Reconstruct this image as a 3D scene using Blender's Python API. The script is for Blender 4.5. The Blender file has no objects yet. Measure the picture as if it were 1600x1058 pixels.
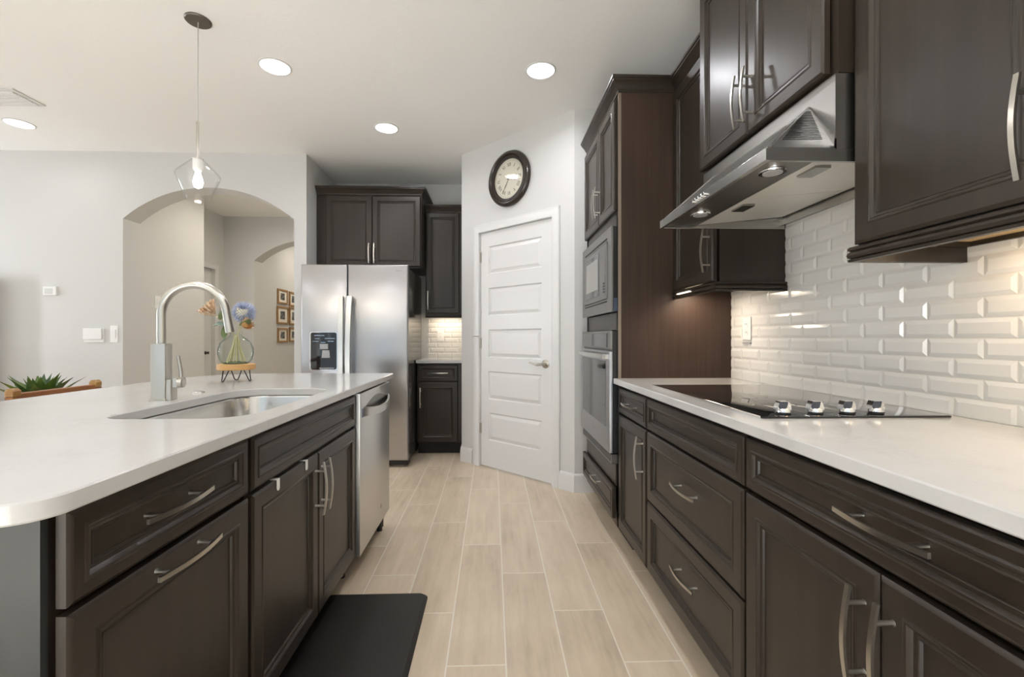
import bpy, bmesh, math, random
from mathutils import Vector, Matrix
random.seed(7)
C = bpy.context.scene
COL = C.collection
PI = math.pi
R = math.radians

# ------------------------------------------------------------------ camera, world, lights, exposure
cam_d = bpy.data.cameras.new('camera')
cam = bpy.data.objects.new('camera', cam_d)
COL.objects.link(cam)
cam.location = (0, 0, 1.13)
cam.rotation_euler = (PI / 2, 0, -R(1.92))
cam_d.sensor_width = 36.0
cam_d.lens = 711 / 1600 * 36.0
cam_d.shift_x = (800 - 793) / 1600
cam_d.shift_y = (527.5 - 529) / 1600
cam_d.clip_start = 0.02
C.camera = cam

C.view_settings.view_transform = 'Standard'
C.view_settings.look = 'None'
C.view_settings.gamma = 1
C.view_settings.exposure = 0.10
C.view_settings.use_curve_mapping = False
C.cycles.max_bounces = 16
C.cycles.diffuse_bounces = 10
C.cycles.glossy_bounces = 6
C.cycles.transparent_max_bounces = 16

wd = bpy.data.worlds.new('world')
C.world = wd
wd.use_nodes = True
wd.node_tree.nodes['Background'].inputs[0].default_value = (0.80, 0.90, 1.0, 1)
wd.node_tree.nodes['Background'].inputs[1].default_value = 1.0


def light(name, kind, loc, energy, color, rot=(0, 0, 0), size=0.1, size_y=None, spot=None, shape=None):
    d = bpy.data.lights.new(name, kind)
    d.energy = energy
    d.color = color
    if kind == 'AREA':
        d.shape = shape or ('RECTANGLE' if size_y else 'DISK')
        d.size = size
        d.spread = R(180)
        if size_y:
            d.size_y = size_y
    elif kind == 'SPOT':
        d.spot_size = spot
        d.spot_blend = 0.6
        d.shadow_soft_size = size
    else:
        d.shadow_soft_size = size
    o = bpy.data.objects.new(name, d)
    o.location = loc
    o.rotation_euler = rot
    COL.objects.link(o)
    return o


DAY = (0.62, 0.80, 1.0)
WARM = (1.0, 0.84, 0.66)
CANW = (0.95, 0.95, 1.0)
# daylight through the glass doors of the living room (behind and left of the camera)
light('daylight_garden_doors', 'AREA', (-2.0, -3.28, 1.25), 44, DAY, (R(90), 0, R(180)), 4.4, 2.2)
light('daylight_side_window', 'AREA', (-6.38, 1.2, 1.45), 5, DAY, (0, R(-90), 0), 1.9, 3.4)
# added fill lamps just inside the glass, tilted up to brighten the ceiling
# added lamp, no opening behind it, rakes the arch wall to draw a shadow
light('added_raking_lamp', 'AREA', (-6.40, 3.28, 1.45), 36, (.92, .95, 1.0), (0, R(-90), 0), .9, .14)
light('ceiling_fill_garden_doors', 'AREA', (-2.0, -3.2, .35), 60, (.80, .88, 1.0), (R(150), 0, R(180)), 4.4, .8)  # added upward fill, stands in for light off the ground outside
light('ceiling_fill_side_window', 'AREA', (-6.3, 1.2,   .62), 8, (.80, .88, 1.0), (0, R(-150), 0), .6, 3.4)

sun = light('sun', 'SUN', (-2, -6, 6), 54.0, (.76, .86, 1.0), (R(50), 0, R(-8)))
sun.data.angle = R(1.0)

# ------------------------------------------------------------------ materials
def mat(name):
    m = bpy.data.materials.new(name)
    m.use_nodes = True
    nt = m.node_tree
    return m, nt, nt.nodes['Principled BSDF']


def simple(name, col, rough=0.5, metal=0.0, spec=0.5, emit=None, coat=0.0):
    m, nt, b = mat(name)
    b.inputs['Base Color'].default_value = (*col, 1)
    b.inputs['Roughness'].default_value = rough
    b.inputs['Metallic'].default_value = metal
    b.inputs['Specular IOR Level'].default_value = spec
    b.inputs['Coat Weight'].default_value = coat
    if emit:
        b.inputs['Emission Color'].default_value = (*emit[0], 1)
        b.inputs['Emission Strength'].default_value = emit[1]
    return m


def node(nt, t, **kw):
    n = nt.nodes.new(t)
    for k, v in kw.items():
        setattr(n, k, v)
    return n


def math_n(nt, op, a, b=None, c=None):
    n = nt.nodes.new('ShaderNodeMath')
    n.operation = op
    for i, v in enumerate((a, b, c)):
        if v is None:
            continue
        if isinstance(v, (int, float)):
            n.inputs[i].default_value = v
        else:
            nt.links.new(v, n.inputs[i])
    return n.outputs[0]


def ramp(nt, fac, stops):
    r = nt.nodes.new('ShaderNodeValToRGB')
    els = r.color_ramp.elements
    while len(els) < len(stops):
        els.new(0.5)
    for e, (p, c) in zip(els, stops):
        e.position = p
        e.color = (*c, 1)
    nt.links.new(fac, r.inputs[0])
    return r.outputs[0]


def noise(nt, scale_vec, scale=1.0, detail=4, rough=0.55, coord='Object', off=None):
    tc = nt.nodes.new('ShaderNodeTexCoord')
    mp = nt.nodes.new('ShaderNodeMapping')
    mp.inputs['Scale'].default_value = scale_vec
    nt.links.new(tc.outputs[coord], mp.inputs[0])
    if off is not None:
        nt.links.new(off, mp.inputs['Location'])
    n = nt.nodes.new('ShaderNodeTexNoise')
    n.inputs['Scale'].default_value = scale
    n.inputs['Detail'].default_value = detail
    n.inputs['Roughness'].default_value = rough
    nt.links.new(mp.outputs[0], n.inputs['Vector'])
    return n.outputs['Fac']


def bump(nt, b, h, strength=0.1, dist=0.01):
    bp = nt.nodes.new('ShaderNodeBump')
    bp.inputs['Strength'].default_value = strength
    bp.inputs['Distance'].default_value = dist
    nt.links.new(h, bp.inputs['Height'])
    nt.links.new(bp.outputs[0], b.inputs['Normal'])


def wood(name, c0, c1, vec=(26, 26, 1.6), rough=0.36, strength=0.05, coat=0.0, spec=0.5):
    m, nt, b = mat(name)
    n1 = noise(nt, vec, 1.0, 6, 0.65)
    n2 = noise(nt, (2.3, 2.3, 1.1), 1.0, 2, 0.5)
    mix = math_n(nt, 'MULTIPLY_ADD', n2, 0.7, math_n(nt, 'MULTIPLY', n1, 0.5))
    nt.links.new(ramp(nt, mix, [(0.42, c0), (0.78, c1)]), b.inputs['Base Color'])
    b.inputs['Roughness'].default_value = rough
    b.inputs['Specular IOR Level'].default_value = spec
    b.inputs['Coat Weight'].default_value = coat
    b.inputs['Coat Roughness'].default_value = 0.25
    bump(nt, b, n1, strength, 0.002)
    return m


def steel(name, col, rough=0.26, vec=(1.5, 1.5, 220), aniso=0.0, b_=0.006):
    m, nt, b = mat(name)
    n = noise(nt, vec, 1.0, 3, 0.6)
    b.inputs['Base Color'].default_value = (*col, 1)
    b.inputs['Metallic'].default_value = 1.0
    nt.links.new(math_n(nt, 'MULTIPLY_ADD', n, 0.10 if b_ else 0.0, rough - (0.05 if b_ else 0)), b.inputs['Roughness'])
    b.inputs['Anisotropic'].default_value = aniso
    if b_:
        bump(nt, b, n, b_, 0.001)
    return m


def paint(name, col, rough=0.55, tex=0.05, scale=60):
    m, nt, b = mat(name)
    n = noise(nt, (1, 1, 1), scale, 3, 0.6)
    b.inputs['Base Color'].default_value = (*col, 1)
    b.inputs['Roughness'].default_value = rough
    bump(nt, b, n, tex, 0.004)
    return m


def thin_glass(name, tint, edge, rough=0.02):
    m = bpy.data.materials.new(name)
    m.use_nodes = True
    nt = m.node_tree
    nt.nodes.clear()
    out = node(nt, 'ShaderNodeOutputMaterial')
    lw = node(nt, 'ShaderNodeLayerWeight')
    lw.inputs[0].default_value = 0.5
    tr = node(nt, 'ShaderNodeBsdfTransparent')
    nt.links.new(ramp(nt, lw.outputs['Facing'], [(0.50, tint), (0.97, edge)]), tr.inputs[0])
    gl = node(nt, 'ShaderNodeBsdfGlossy')
    gl.inputs['Roughness'].default_value = rough
    mx = node(nt, 'ShaderNodeMixShader')
    k = math_n(nt, 'POWER', lw.outputs['Facing'], 3.0)
    nt.links.new(math_n(nt, 'MULTIPLY_ADD', k, 0.45, 0.016), mx.inputs[0])
    nt.links.new(tr.outputs[0], mx.inputs[1])
    nt.links.new(gl.outputs[0], mx.inputs[2])
    nt.links.new(mx.outputs[0], out.inputs[0])
    return m


M = {}
M['wall'] = paint('wall_paint', (0.60, 0.60, 0.59), 0.6, 0.06, 90)
M['ceiling'] = paint('ceiling_paint', (0.86, 0.86, 0.85), 0.75, 0.25, 45)
M['white_trim'] = simple('white_trim_paint', (0.68, 0.68, 0.675), 0.32)
M['espresso'] = wood('espresso_stained_maple', (0.0185, 0.0135, 0.0097), (0.036, 0.0272, 0.0202), rough=0.34, coat=0.05, spec=0.38)
M['espresso_side'] = wood('espresso_side_panel', (0.036, 0.0225, 0.0165), (0.064, 0.041, 0.030), vec=(60, 60, 2.2), rough=0.42, spec=0.25)
M['dark'] = simple('dark_recess', (0.012, 0.011, 0.010), 0.6)
M['edge'] = simple('light_wood_edge', (0.21, 0.165, 0.125), 0.5)
M['cab_inside'] = wood('natural_maple', (0.55, 0.36, 0.16), (0.66, 0.46, 0.22), rough=0.5)
M['nickel'] = steel('brushed_nickel', (0.55, 0.525, 0.475), 0.28, (40, 40, 40), 0, 0)
M['steel'] = steel('brushed_stainless_steel', (0.49, 0.49, 0.50), 0.30, (1.2, 1.2, 260), 0.75)
M['steel_h'] = steel('satin_stainless_steel', (0.62, 0.615, 0.60), 0.28, (200, 2, 200), 0, 0)
M['hood_steel'] = steel('hood_stainless_steel', (0.40, 0.395, 0.38), 0.27, (2, 2, 200), 0, 0)
M['steel_dark'] = steel('grey_stainless_steel', (0.25, 0.245, 0.232), 0.34, (2, 2, 200), 0, 0)
M['chrome'] = simple('polished_chrome', (0.82, 0.82, 0.82), 0.07, 1.0)
M['sink_steel'] = steel('sink_steel', (0.62, 0.61, 0.59), 0.22, (4, 160, 4))
M['black_glass'] = simple('black_glass', (0.012, 0.012, 0.013), 0.035, 0, 0.6)
M['oven_glass'] = simple('smoked_oven_glass', (0.035, 0.035, 0.037), 0.08, 0, 0.4)
M['black_plastic'] = simple('black_plastic', (0.016, 0.016, 0.017), 0.3)
M['grey_plastic'] = simple('grey_plastic', (0.35, 0.35, 0.36), 0.35)
M['fridge_side'] = simple('dark_grey_fridge_side', (0.085, 0.078, 0.068), 0.16, 0.3)
M['white_plastic'] = simple('white_plastic', (0.80, 0.80, 0.79), 0.3)
M['bone_plastic'] = simple('off_white_plastic', (0.72, 0.70, 0.66), 0.3)
M['tile'] = simple('white_glazed_ceramic', (0.74, 0.73, 0.70), 0.15, 0, 0.5)
M['grout'] = simple('white_grout', (0.70, 0.68, 0.63), 0.8)
M['bronze'] = simple('dark_bronze_frame', (0.026, 0.018, 0.013), 0.28, 0.0, 0.6)
M['mat'] = paint('black_rubber_mat', (0.010, 0.008, 0.007), 0.45, 0.5, 260)
M['glass'] = thin_glass('clear_glass', (0.99, 0.99, 0.99), (0.86, 0.86, 0.86))
M['vase_glass'] = thin_glass('green_tinted_glass', (0.95, 0.98, 0.955), (0.28, 0.42, 0.37))
M['pane'] = thin_glass('window_pane', (0.97, 0.98, 0.98), (0.9, 0.93, 0.92))
M['honey_wood'] = wood('honey_wood', (0.50, 0.27, 0.09), (0.66, 0.40, 0.16), vec=(3, 30, 30), rough=0.45)
M['oak_frame'] = wood('oak_picture_frame', (0.25, 0.14, 0.055), (0.36, 0.21, 0.09), rough=0.5)
M['chair_wood'] = wood('reddish_chair_wood', (0.22, 0.085, 0.03), (0.34, 0.15, 0.055), vec=(20, 3, 20), rough=0.4)
M['chair_end'] = wood('golden_end_grain', (0.26, 0.13, 0.04), (0.42, 0.25, 0.08), vec=(20, 20, 20), rough=0.4)
M['black_metal'] = simple('black_wire', (0.02, 0.02, 0.022), 0.4, 0.6)
M['mat_board'] = simple('cream_mount_board', (0.72, 0.68, 0.60), 0.7)
M['knob_face'] = simple('blue_grey_face', (.05, .06, .085), .22)
M['ink'] = simple('numeral_ink', (.09, .08, .06), .6)
M['shadow_blocker'] = wood('dark_walnut', (0.05, 0.030, 0.018), (0.10, 0.06, 0.035), rough=0.45)

# emitters
M['bulb'] = simple('lit_bulb', (1, 1, 1), 0.3, emit=((1.0, 0.92, 0.80), 7.0))
M['can_lens'] = simple('lit_lens', (1, 1, 1), 0.3, emit=((1.0, 0.96, 0.90), 9.0))
M['under_led'] = simple('lit_led_strip', (1, 1, 1), 0.3, emit=((1.0, 0.80, 0.55), 6.0))


def quartz():
    m, nt, b = mat('white_quartz')
    n1 = noise(nt, (1.2, 1.2, 1.2), 3.0, 6, 0.7)
    n2 = noise(nt, (1, 1, 1), 180.0, 2, 0.5)
    mix = math_n(nt, 'MULTIPLY_ADD', n2, 0.25, math_n(nt, 'MULTIPLY', n1, 0.75))
    nt.links.new(ramp(nt, mix, [(0.36, (0.50, 0.497, 0.49)), (0.46, (0.535, 0.532, 0.525)), (0.62, (0.55, 0.547, 0.54))]),
                 b.inputs['Base Color'])
    b.inputs['Roughness'].default_value = 0.13
    b.inputs['Specular IOR Level'].default_value = 0.5
    return m


M['quartz'] = quartz()


def plank_floor():
    m, nt, b = mat('wood_look_plank_tile')
    tc = node(nt, 'ShaderNodeTexCoord')
    sp = node(nt, 'ShaderNodeSeparateXYZ')
    nt.links.new(tc.outputs['Object'], sp.inputs[0])
    X, Y = sp.outputs[0], sp.outputs[1]
    W, L = 0.2055, 0.915
    cx = math_n(nt, 'DIVIDE', math_n(nt, 'ADD', X, 0.158 + W * 60), W)
    col = math_n(nt, 'FLOOR', cx)
    fx = math_n(nt, 'FRACT', cx)
    yy = math_n(nt, 'DIVIDE', math_n(nt, 'ADD', math_n(nt, 'MULTIPLY_ADD', col, 0.305, Y), -1.570 - 0.305 * 60 + L * 60), L)
    row = math_n(nt, 'FLOOR', yy)
    fy = math_n(nt, 'FRACT', yy)
    gx = 0.0026 / W
    gy = 0.0026 / L

    def edge(f, g):
        d = math_n(nt, 'MINIMUM', f, math_n(nt, 'SUBTRACT', 1.0, f))
        return math_n(nt, 'LESS_THAN', d, g)
    grout = math_n(nt, 'MAXIMUM', edge(fx, gx), edge(fy, gy))
    cmb = node(nt, 'ShaderNodeCombineXYZ')
    nt.links.new(col, cmb.inputs[0])
    nt.links.new(row, cmb.inputs[1])
    wn = node(nt, 'ShaderNodeTexWhiteNoise')
    wn.noise_dimensions = '3D'
    nt.links.new(cmb.outputs[0], wn.inputs['Vector'])
    off = node(nt, 'ShaderNodeVectorMath')
    off.operation = 'SCALE'
    nt.links.new(wn.outputs['Color'], off.inputs[0])
    off.inputs['Scale'].default_value = 37.0
    g1 = noise(nt, (34, 2.2, 1), 1.0, 6, 0.62, off=off.outputs[0])
    g2 = noise(nt, (7, 2.2, 1), 1.0, 4, 0.65, off=off.outputs[0])
    t = math_n(nt, 'ADD', math_n(nt, 'MULTIPLY', g1, 0.30), math_n(nt, 'MULTIPLY', g2, 0.40))
    t = math_n(nt, 'ADD', t, math_n(nt, 'MULTIPLY_ADD', wn.outputs['Value'], 0.09, 0.065))
    wood_c = ramp(nt, t, [(0.24, (0.37, 0.305, 0.225)), (0.42, (0.60, 0.49, 0.365)), (0.60, (0.72, 0.61, 0.47))])
    mx = node(nt, 'ShaderNodeMix')
    mx.data_type = 'RGBA'
    nt.links.new(grout, mx.inputs[0])
    nt.links.new(wood_c, mx.inputs[6])
    mx.inputs[7].default_value = (0.76, 0.71, 0.62, 1)
    nt.links.new(mx.outputs[2], b.inputs['Base Color'])
    b.inputs['Roughness'].default_value = 0.34
    h = math_n(nt, 'SUBTRACT', math_n(nt, 'MULTIPLY', g1, 0.12), grout)
    bump(nt, b, h, 0.25, 0.002)
    return m


M['floor'] = plank_floor()


def photo_mat():
    m, nt, b = mat('black_and_white_photograph')
    n = noise(nt, (1, 1, 1), 22.0, 4, 0.7)
    nt.links.new(ramp(nt, n, [(0.40, (0.015, 0.015, 0.015)), (0.55, (0.08, 0.08, 0.08)), (0.68, (0.5, 0.49, 0.46))]),
                 b.inputs['Base Color'])
    b.inputs['Roughness'].default_value = 0.25
    return m


M['photo'] = photo_mat()


def leaf_mat(name, c0, c1, v=(9, 9, 9)):
    m, nt, b = mat(name)
    n = noise(nt, v, 1.0, 3, 0.5)
    nt.links.new(ramp(nt, n, [(0.35, c0), (0.7, c1)]), b.inputs['Base Color'])
    b.inputs['Roughness'].default_value = 0.4
    return m


M['agave'] = leaf_mat('agave_leaf', (0.014, 0.055, 0.020), (0.14, 0.22, 0.03))
M['leaf'] = leaf_mat('sage_leaf', (0.12, 0.19, 0.08), (0.30, 0.34, 0.16))
M['blue_leaf'] = leaf_mat('blue_green_leaf', (0.16, 0.24, 0.22), (0.30, 0.38, 0.32))
M['peach'] = leaf_mat('peach_petal', (0.50, 0.27, 0.12), (0.88, 0.77, 0.60), (70, 70, 25))
M['cream'] = leaf_mat('cream_petal', (0.70, 0.66, 0.44), (0.84, 0.80, 0.64))
M['orange'] = leaf_mat('orange_petal', (0.66, 0.36, 0.12), (0.82, 0.62, 0.36))
M['thistle'] = leaf_mat('blue_thistle', (0.17, 0.21, 0.38), (0.58, 0.63, 0.78))
M['stem'] = simple('pale_stem', (0.52, 0.48, 0.28), 0.5)
M['terracotta'] = simple('brown_pot', (0.24, 0.12, 0.06), 0.6)

# ------------------------------------------------------------------ mesh helpers
class MB:
    def __init__(self):
        self.v = []
        self.f = []

    def add(self, vs, fs):
        o = len(self.v)
        self.v += [tuple(p) for p in vs]
        self.f += [tuple(i + o for i in f) for f in fs]
        return self

    def box(self, x0, x1, y0, y1, z0, z1):
        vs = [(x, y, z) for z in (z0, z1) for y in (y0, y1) for x in (x0, x1)]
        return self.add(vs, [(0, 2, 3, 1), (4, 5, 7, 6), (0, 1, 5, 4), (2, 6, 7, 3), (0, 4, 6, 2), (1, 3, 7, 5)])

    def loft(self, loops, cap0=True, cap1=True, closed=True):
        n = len(loops[0])
        vs = [p for l in loops for p in l]
        fs = []
        for i in range(len(loops) - 1):
            for j in range(n if closed else n - 1):
                k = (j + 1) % n
                fs.append((i * n + j, i * n + k, (i + 1) * n + k, (i + 1) * n + j))
        if cap0:
            fs.append(tuple(reversed(range(n))))
        if cap1:
            fs.append(tuple(range((len(loops) - 1) * n, len(loops) * n)))
        return self.add(vs, fs)

    def lathe(self, prof, c=(0, 0, 0), n=32, axis='z', cap0=True, cap1=True):
        loops = []
        for r, h in prof:
            l = []
            for k in range(n):
                a = 2 * PI * k / n
                p = (r * math.cos(a), r * math.sin(a))
                if axis == 'z':
                    q = (c[0] + p[0], c[1] + p[1], c[2] + h)
                elif axis == 'y':
                    q = (c[0] + p[0], c[1] + h, c[2] + p[1])
                else:
                    q = (c[0] + h, c[1] + p[0], c[2] + p[1])
                l.append(q)
            loops.append(l)
        return self.loft(loops, cap0, cap1)

    def tube(self, pts, r, n=12, section=None):
        pts = [Vector(p) for p in pts]
        loops = []
        up = None
        for i, p in enumerate(pts):
            t = (pts[min(i + 1, len(pts) - 1)] - pts[max(i - 1, 0)]).normalized()
            if up is None:
                up = Vector((0, 0, 1)) if abs(t.z) < 0.9 else Vector((0, 1, 0))
            a = t.cross(up).normalized()
            b2 = a.cross(t).normalized()
            up = b2
            rr = r[i] if isinstance(r, (list, tuple)) else r
            if section:
                loops.append([p + a * (u * rr) + b2 * (w * rr) for u, w in section])
            else:
                loops.append([p + a * (rr * math.cos(2 * PI * k / n)) + b2 * (rr * math.sin(2 * PI * k / n)) for k in range(n)])
        return self.loft(loops)

    def prism(self, poly, axis, a, b):
        def P(u, w, h):
            return {'x': (h, u, w), 'y': (u, h, w), 'z': (u, w, h)}[axis]
        return self.loft([[P(u, w, a) for u, w in poly], [P(u, w, b) for u, w in poly]])

    def sweep(self, path, prof, z0, closed=False):
        """profile (out, z) carried along an open polyline in plan, mitred; out points right of travel"""
        n = len(path)
        loops = []
        for i in range(n):
            p = Vector(path[i])
            d0 = (Vector(path[i]) - Vector(path[i - 1])).normalized() if i > 0 else None
            d1 = (Vector(path[i + 1]) - Vector(path[i])).normalized() if i < n - 1 else None
            d0 = d0 or d1
            d1 = d1 or d0
            n0 = Vector((d0.y, -d0.x))
            n1 = Vector((d1.y, -d1.x))
            m = (n0 + n1)
            m = m / (m.dot(n0)) if m.length > 1e-6 else n0
            loops.append([(p.x + m.x * o, p.y + m.y * o, z0 + z) for o, z in prof])
        return self.loft(loops)

    def build(self, name, m, parent=None, smooth=None, bevel=0, loc=None, rot=None, solid=0, subsurf=0):
        me = bpy.data.meshes.new(name)
        bm = bmesh.new()
        vs = [bm.verts.new(p) for p in self.v]
        for f in self.f:
            try:
                bm.faces.new([vs[i] for i in f])
            except ValueError:
                pass
        bmesh.ops.remove_doubles(bm, verts=bm.verts, dist=1e-6)
        bmesh.ops.recalc_face_normals(bm, faces=bm.faces)
        bm.to_mesh(me)
        bm.free()
        me.materials.append(m)
        if smooth is not None:
            me.shade_smooth()
            me.set_sharp_from_angle(angle=R(smooth))
        o = bpy.data.objects.new(name, me)
        COL.objects.link(o)
        if parent:
            o.parent = parent
        if loc:
            o.location = loc
        if rot:
            o.rotation_euler = rot
        if bevel:
            md = o.modifiers.new('bevel', 'BEVEL')
            md.width = bevel
            md.segments = 2
            md.limit_method = 'ANGLE'
            md.angle_limit = R(40)
        if solid:
            md = o.modifiers.new('solidify', 'SOLIDIFY')
            md.thickness = solid
        if subsurf:
            md = o.modifiers.new('subdiv', 'SUBSURF')
            md.levels = md.render_levels = subsurf
        return o


def rrect(x0, x1, y0, y1, r, z, n=8):
    """rounded rectangle loop; r = one radius or (x0y0, x1y0, x1y1, x0y1)"""
    if not isinstance(r, (list, tuple)):
        r = (r, r, r, r)
    out = []
    for (cx, cy, sx, sy, a0), rr in zip([(x0, y0, 1, 1, PI), (x1, y0, -1, 1, 1.5 * PI), (x1, y1, -1, -1, 0), (x0, y1, 1, -1, PI / 2)], r):
        rr = max(rr, 1e-4)
        for k in range(n + 1):
            a = a0 + (PI / 2) * k / n
            out.append((cx + sx * rr + rr * math.cos(a), cy + sy * rr + rr * math.sin(a), z))
    return out


def thing(name, label, cat, loc=(0, 0, 0), rotz=0, group=None):
    o = bpy.data.objects.new(name, None)
    o.empty_display_size = 0.05
    COL.objects.link(o)
    o.location = loc
    o.rotation_euler = (0, 0, rotz)
    return tag(o, label, cat, group)


def tag(o, label, cat, group=None):
    o['label'] = label
    o['category'] = cat
    if group:
        o['group'] = group
    return o


def struct(o, label=None, cat=None):
    o['kind'] = 'structure'
    if label:
        o['label'] = label
    if cat:
        o['category'] = cat
    return o


# ------------------------------------------------------------------ room shell
CEIL = 2.80
HX0, HX1, HY0, HY1 = -6.5, 1.283, -3.4, 9.0
o = MB().box(HX0 - .1, HX1 + .1, HY0 - .1, HY1 + .1, -.08, 0).build('floor', M['floor'])
struct(o, 'beige wood look plank tile floor of the kitchen', 'floor')
o = MB().box(HX0 - .1, HX1 + .1, HY0 - .1, HY1 + .1, CEIL, CEIL + .08).build('ceiling', M['ceiling'])
struct(o, 'white textured ceiling with recessed lights', 'ceiling')

o = MB().box(HX1, HX1 + .1, HY0, 3.405, 0, CEIL).build('wall_right', M['wall'])
struct(o, 'white wall behind the cooktop run', 'wall')
o = MB().box(.60, HX1, 3.305, 3.405, 0, CEIL).build('wall_pantry_front', M['wall'])
struct(o, 'short white wall between the pantry door and the oven tower', 'wall')
o = MB().box(-.28, -.18, 4.185, 5.08, 0, CEIL).build('wall_pantry_side', M['wall'])
struct(o, 'white wall end right of the small back cabinets', 'wall')
# diagonal pantry wall in its own frame: x along the wall, -y into the kitchen
A45 = (-.28, 4.185, 0)
dg = MB()
dg.box(0, .232, 0, .10, 0, CEIL).box(1.052, 1.2445, 0, .10, 0, CEIL).box(.232, 1.052, 0, .10, 2.055, CEIL)
o = dg.build('wall_pantry_diagonal', M['wall'], loc=A45, rot=(0, 0, -PI / 4))
struct(o, 'diagonal white wall with pantry door and clock', 'wall')
o = MB().box(-1.69, -.28, 4.98, 5.08, 0, CEIL).build('wall_back', M['wall'])
struct(o, 'white wall behind the refrigerator', 'wall')
o = MB().box(-1.80, -1.69, 4.2, 6.4, 0, CEIL).build('wall_alcove', M['wall'])
struct(o, 'white wall end left of the refrigerator', 'wall')


def arch_wall(name, label, x_lo, x_hi, ax0, ax1, y0, y1, spring, rise, material):
    """wall in plane y with a segmental arched opening from ax0 to ax1"""
    hw = (ax1 - ax0) / 2
    cx = (ax0 + ax1) / 2
    rad = (hw * hw + rise * rise) / (2 * rise)
    n = 32
    mb = MB()
    if ax0 > x_lo:
        mb.box(x_lo, ax0, y0, y1, 0, CEIL)
    if x_hi > ax1:
        mb.box(ax1, x_hi, y0, y1, 0, CEIL)
    pts = []
    for k in range(n + 1):
        x = ax0 + (ax1 - ax0) * k / n
        pts.append((x, spring + rise - rad + math.sqrt(rad * rad - (x - cx) ** 2)))
    for k in range(n):
        (xa, za), (xb, zb) = pts[k], pts[k + 1]
        mb.prism([(xa, za), (xb, zb), (xb, CEIL), (xa, CEIL)], 'y', y0, y1)
    o = mb.build(name, material)
    return struct(o, label, 'wall')


arch_wall('wall_left', 'long white wall with the arched opening to the hall', HX0, -1.80, -3.315, -1.80, 4.2, 4.40, 2.20, .286, M['wall'])
o = MB().box(-4.0, -3.315, 4.40, 5.35, 0, CEIL).build('wall_hall_left', M['wall'])
struct(o, 'hall wall just inside the arched opening', 'wall')
wl = MB()
wl.box(-3.80, -3.70, 5.35, 5.42, 0, CEIL).box(-3.80, -3.70, 6.20, 6.4, 0, CEIL).box(-3.80, -3.70, 5.42, 6.20, 2.04, CEIL)
o = wl.build('wall_hall_door', M['wall'])
struct(o, 'hall wall holding the white hall door', 'wall')
arch_wall('wall_gallery', 'hall wall with the second arch', -3.80, -1.69, -3.289, -1.78, 6.4, 6.62, 2.195, .286, M['wall'])
o = MB().box(-3.40, -3.289, 6.62, HY1, 0, CEIL).build('wall_gallery_left', M['wall'])
struct(o, 'wall of framed photographs beyond the second arch', 'wall')
o = MB().box(-1.78, -1.68, 6.62, HY1, 0, CEIL).build('wall_gallery_right', M['wall'])
struct(o, 'right side wall beyond the second arch', 'wall')
o = MB().box(-3.40, -1.68, HY1, HY1 + .1, 0, CEIL).build('wall_gallery_end', M['wall'])
struct(o, 'end wall beyond the second arch', 'wall')
# living-room side, out of frame: walls with the openings the daylight comes through
wl = MB()
wl.box(HX0 - .1, -4.3, HY0 - .1, HY0, 0, CEIL).box(.3, HX1 + .1, HY0 - .1, HY0, 0, CEIL).box(-4.3, .3, HY0 - .1, HY0, 2.4, CEIL)
struct(wl.build('wall_front', M['wall']), 'wall behind the camera with glass doors', 'wall')
wl = MB()
wl.box(HX0 - .1, HX0, HY0, -.6, 0, CEIL).box(HX0 - .1, HX0, 3.0, 4.4, 0, CEIL).box(HX0 - .1, HX0, -.6, 3.0, 0, .45).box(HX0 - .1, HX0, -.6, 3.0, 2.45, CEIL)
struct(wl.build('wall_far_left', M['wall']), 'living room wall with the side window', 'wall')
w = MB()
for x in (-4.3, -2.83, -1.37, .24):
    w.box(x, x + .06, HY0 - .08, HY0 - .02, 0, 2.4)
w.box(-4.3, .3, HY0 - .08, HY0 - .02, 0, .06).box(-4.3, .3, HY0 - .08, HY0 - .02, 2.34, 2.4)
o = struct(w.build('window_1', M['white_trim']), 'white framed glass doors behind the camera', 'window')
MB().box(-4.3, .3, HY0 - .055, HY0 - .045, .06, 2.34).build('pane', M['pane'], o)
w = MB()
for y in (-.6, 1.17, 2.94):
    w.box(HX0 - .08, HX0 - .02, y, y + .06, .45, 2.45)
w.box(HX0 - .08, HX0 - .02, -.6, 3.0, .45, .51).box(HX0 - .08, HX0 - .02, -.6, 3.0, 2.39, 2.45)
o = struct(w.build('window_2', M['white_trim']), 'white framed side window of the living room', 'window')
MB().box(HX0 - .055, HX0 - .045, -.6, 3.0, .51, 2.39).build('pane', M['pane'], o)

# baseboards
BPROF = [(0, 0), (.014, 0), (.014, .095), (.011, .108), (.011, .118), (.006, .130), (0, .135)]
cA = Vector((-.28, 4.185))
d45 = Vector((.70711, -.70711))
pA = cA + d45 * .150
b = MB().sweep([(-.28, 4.36), (-.28, 4.185), (pA.x, pA.y)], [(o, z) for o, z in BPROF], 0)
# outward side is chosen by the travel direction
o = b.build('baseboard_pantry_left', M['white_trim'], smooth=30)
struct(o, 'white baseboard left of the pantry door', 'baseboard')
pB = cA + d45 * 1.102
b = MB().sweep([(pB.x, pB.y), (.60, 3.305), (.74, 3.305)], BPROF, 0)
o = b.build('baseboard_pantry_right', M['white_trim'], smooth=30)
struct(o, 'white baseboard right of the pantry door', 'baseboard')

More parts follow.
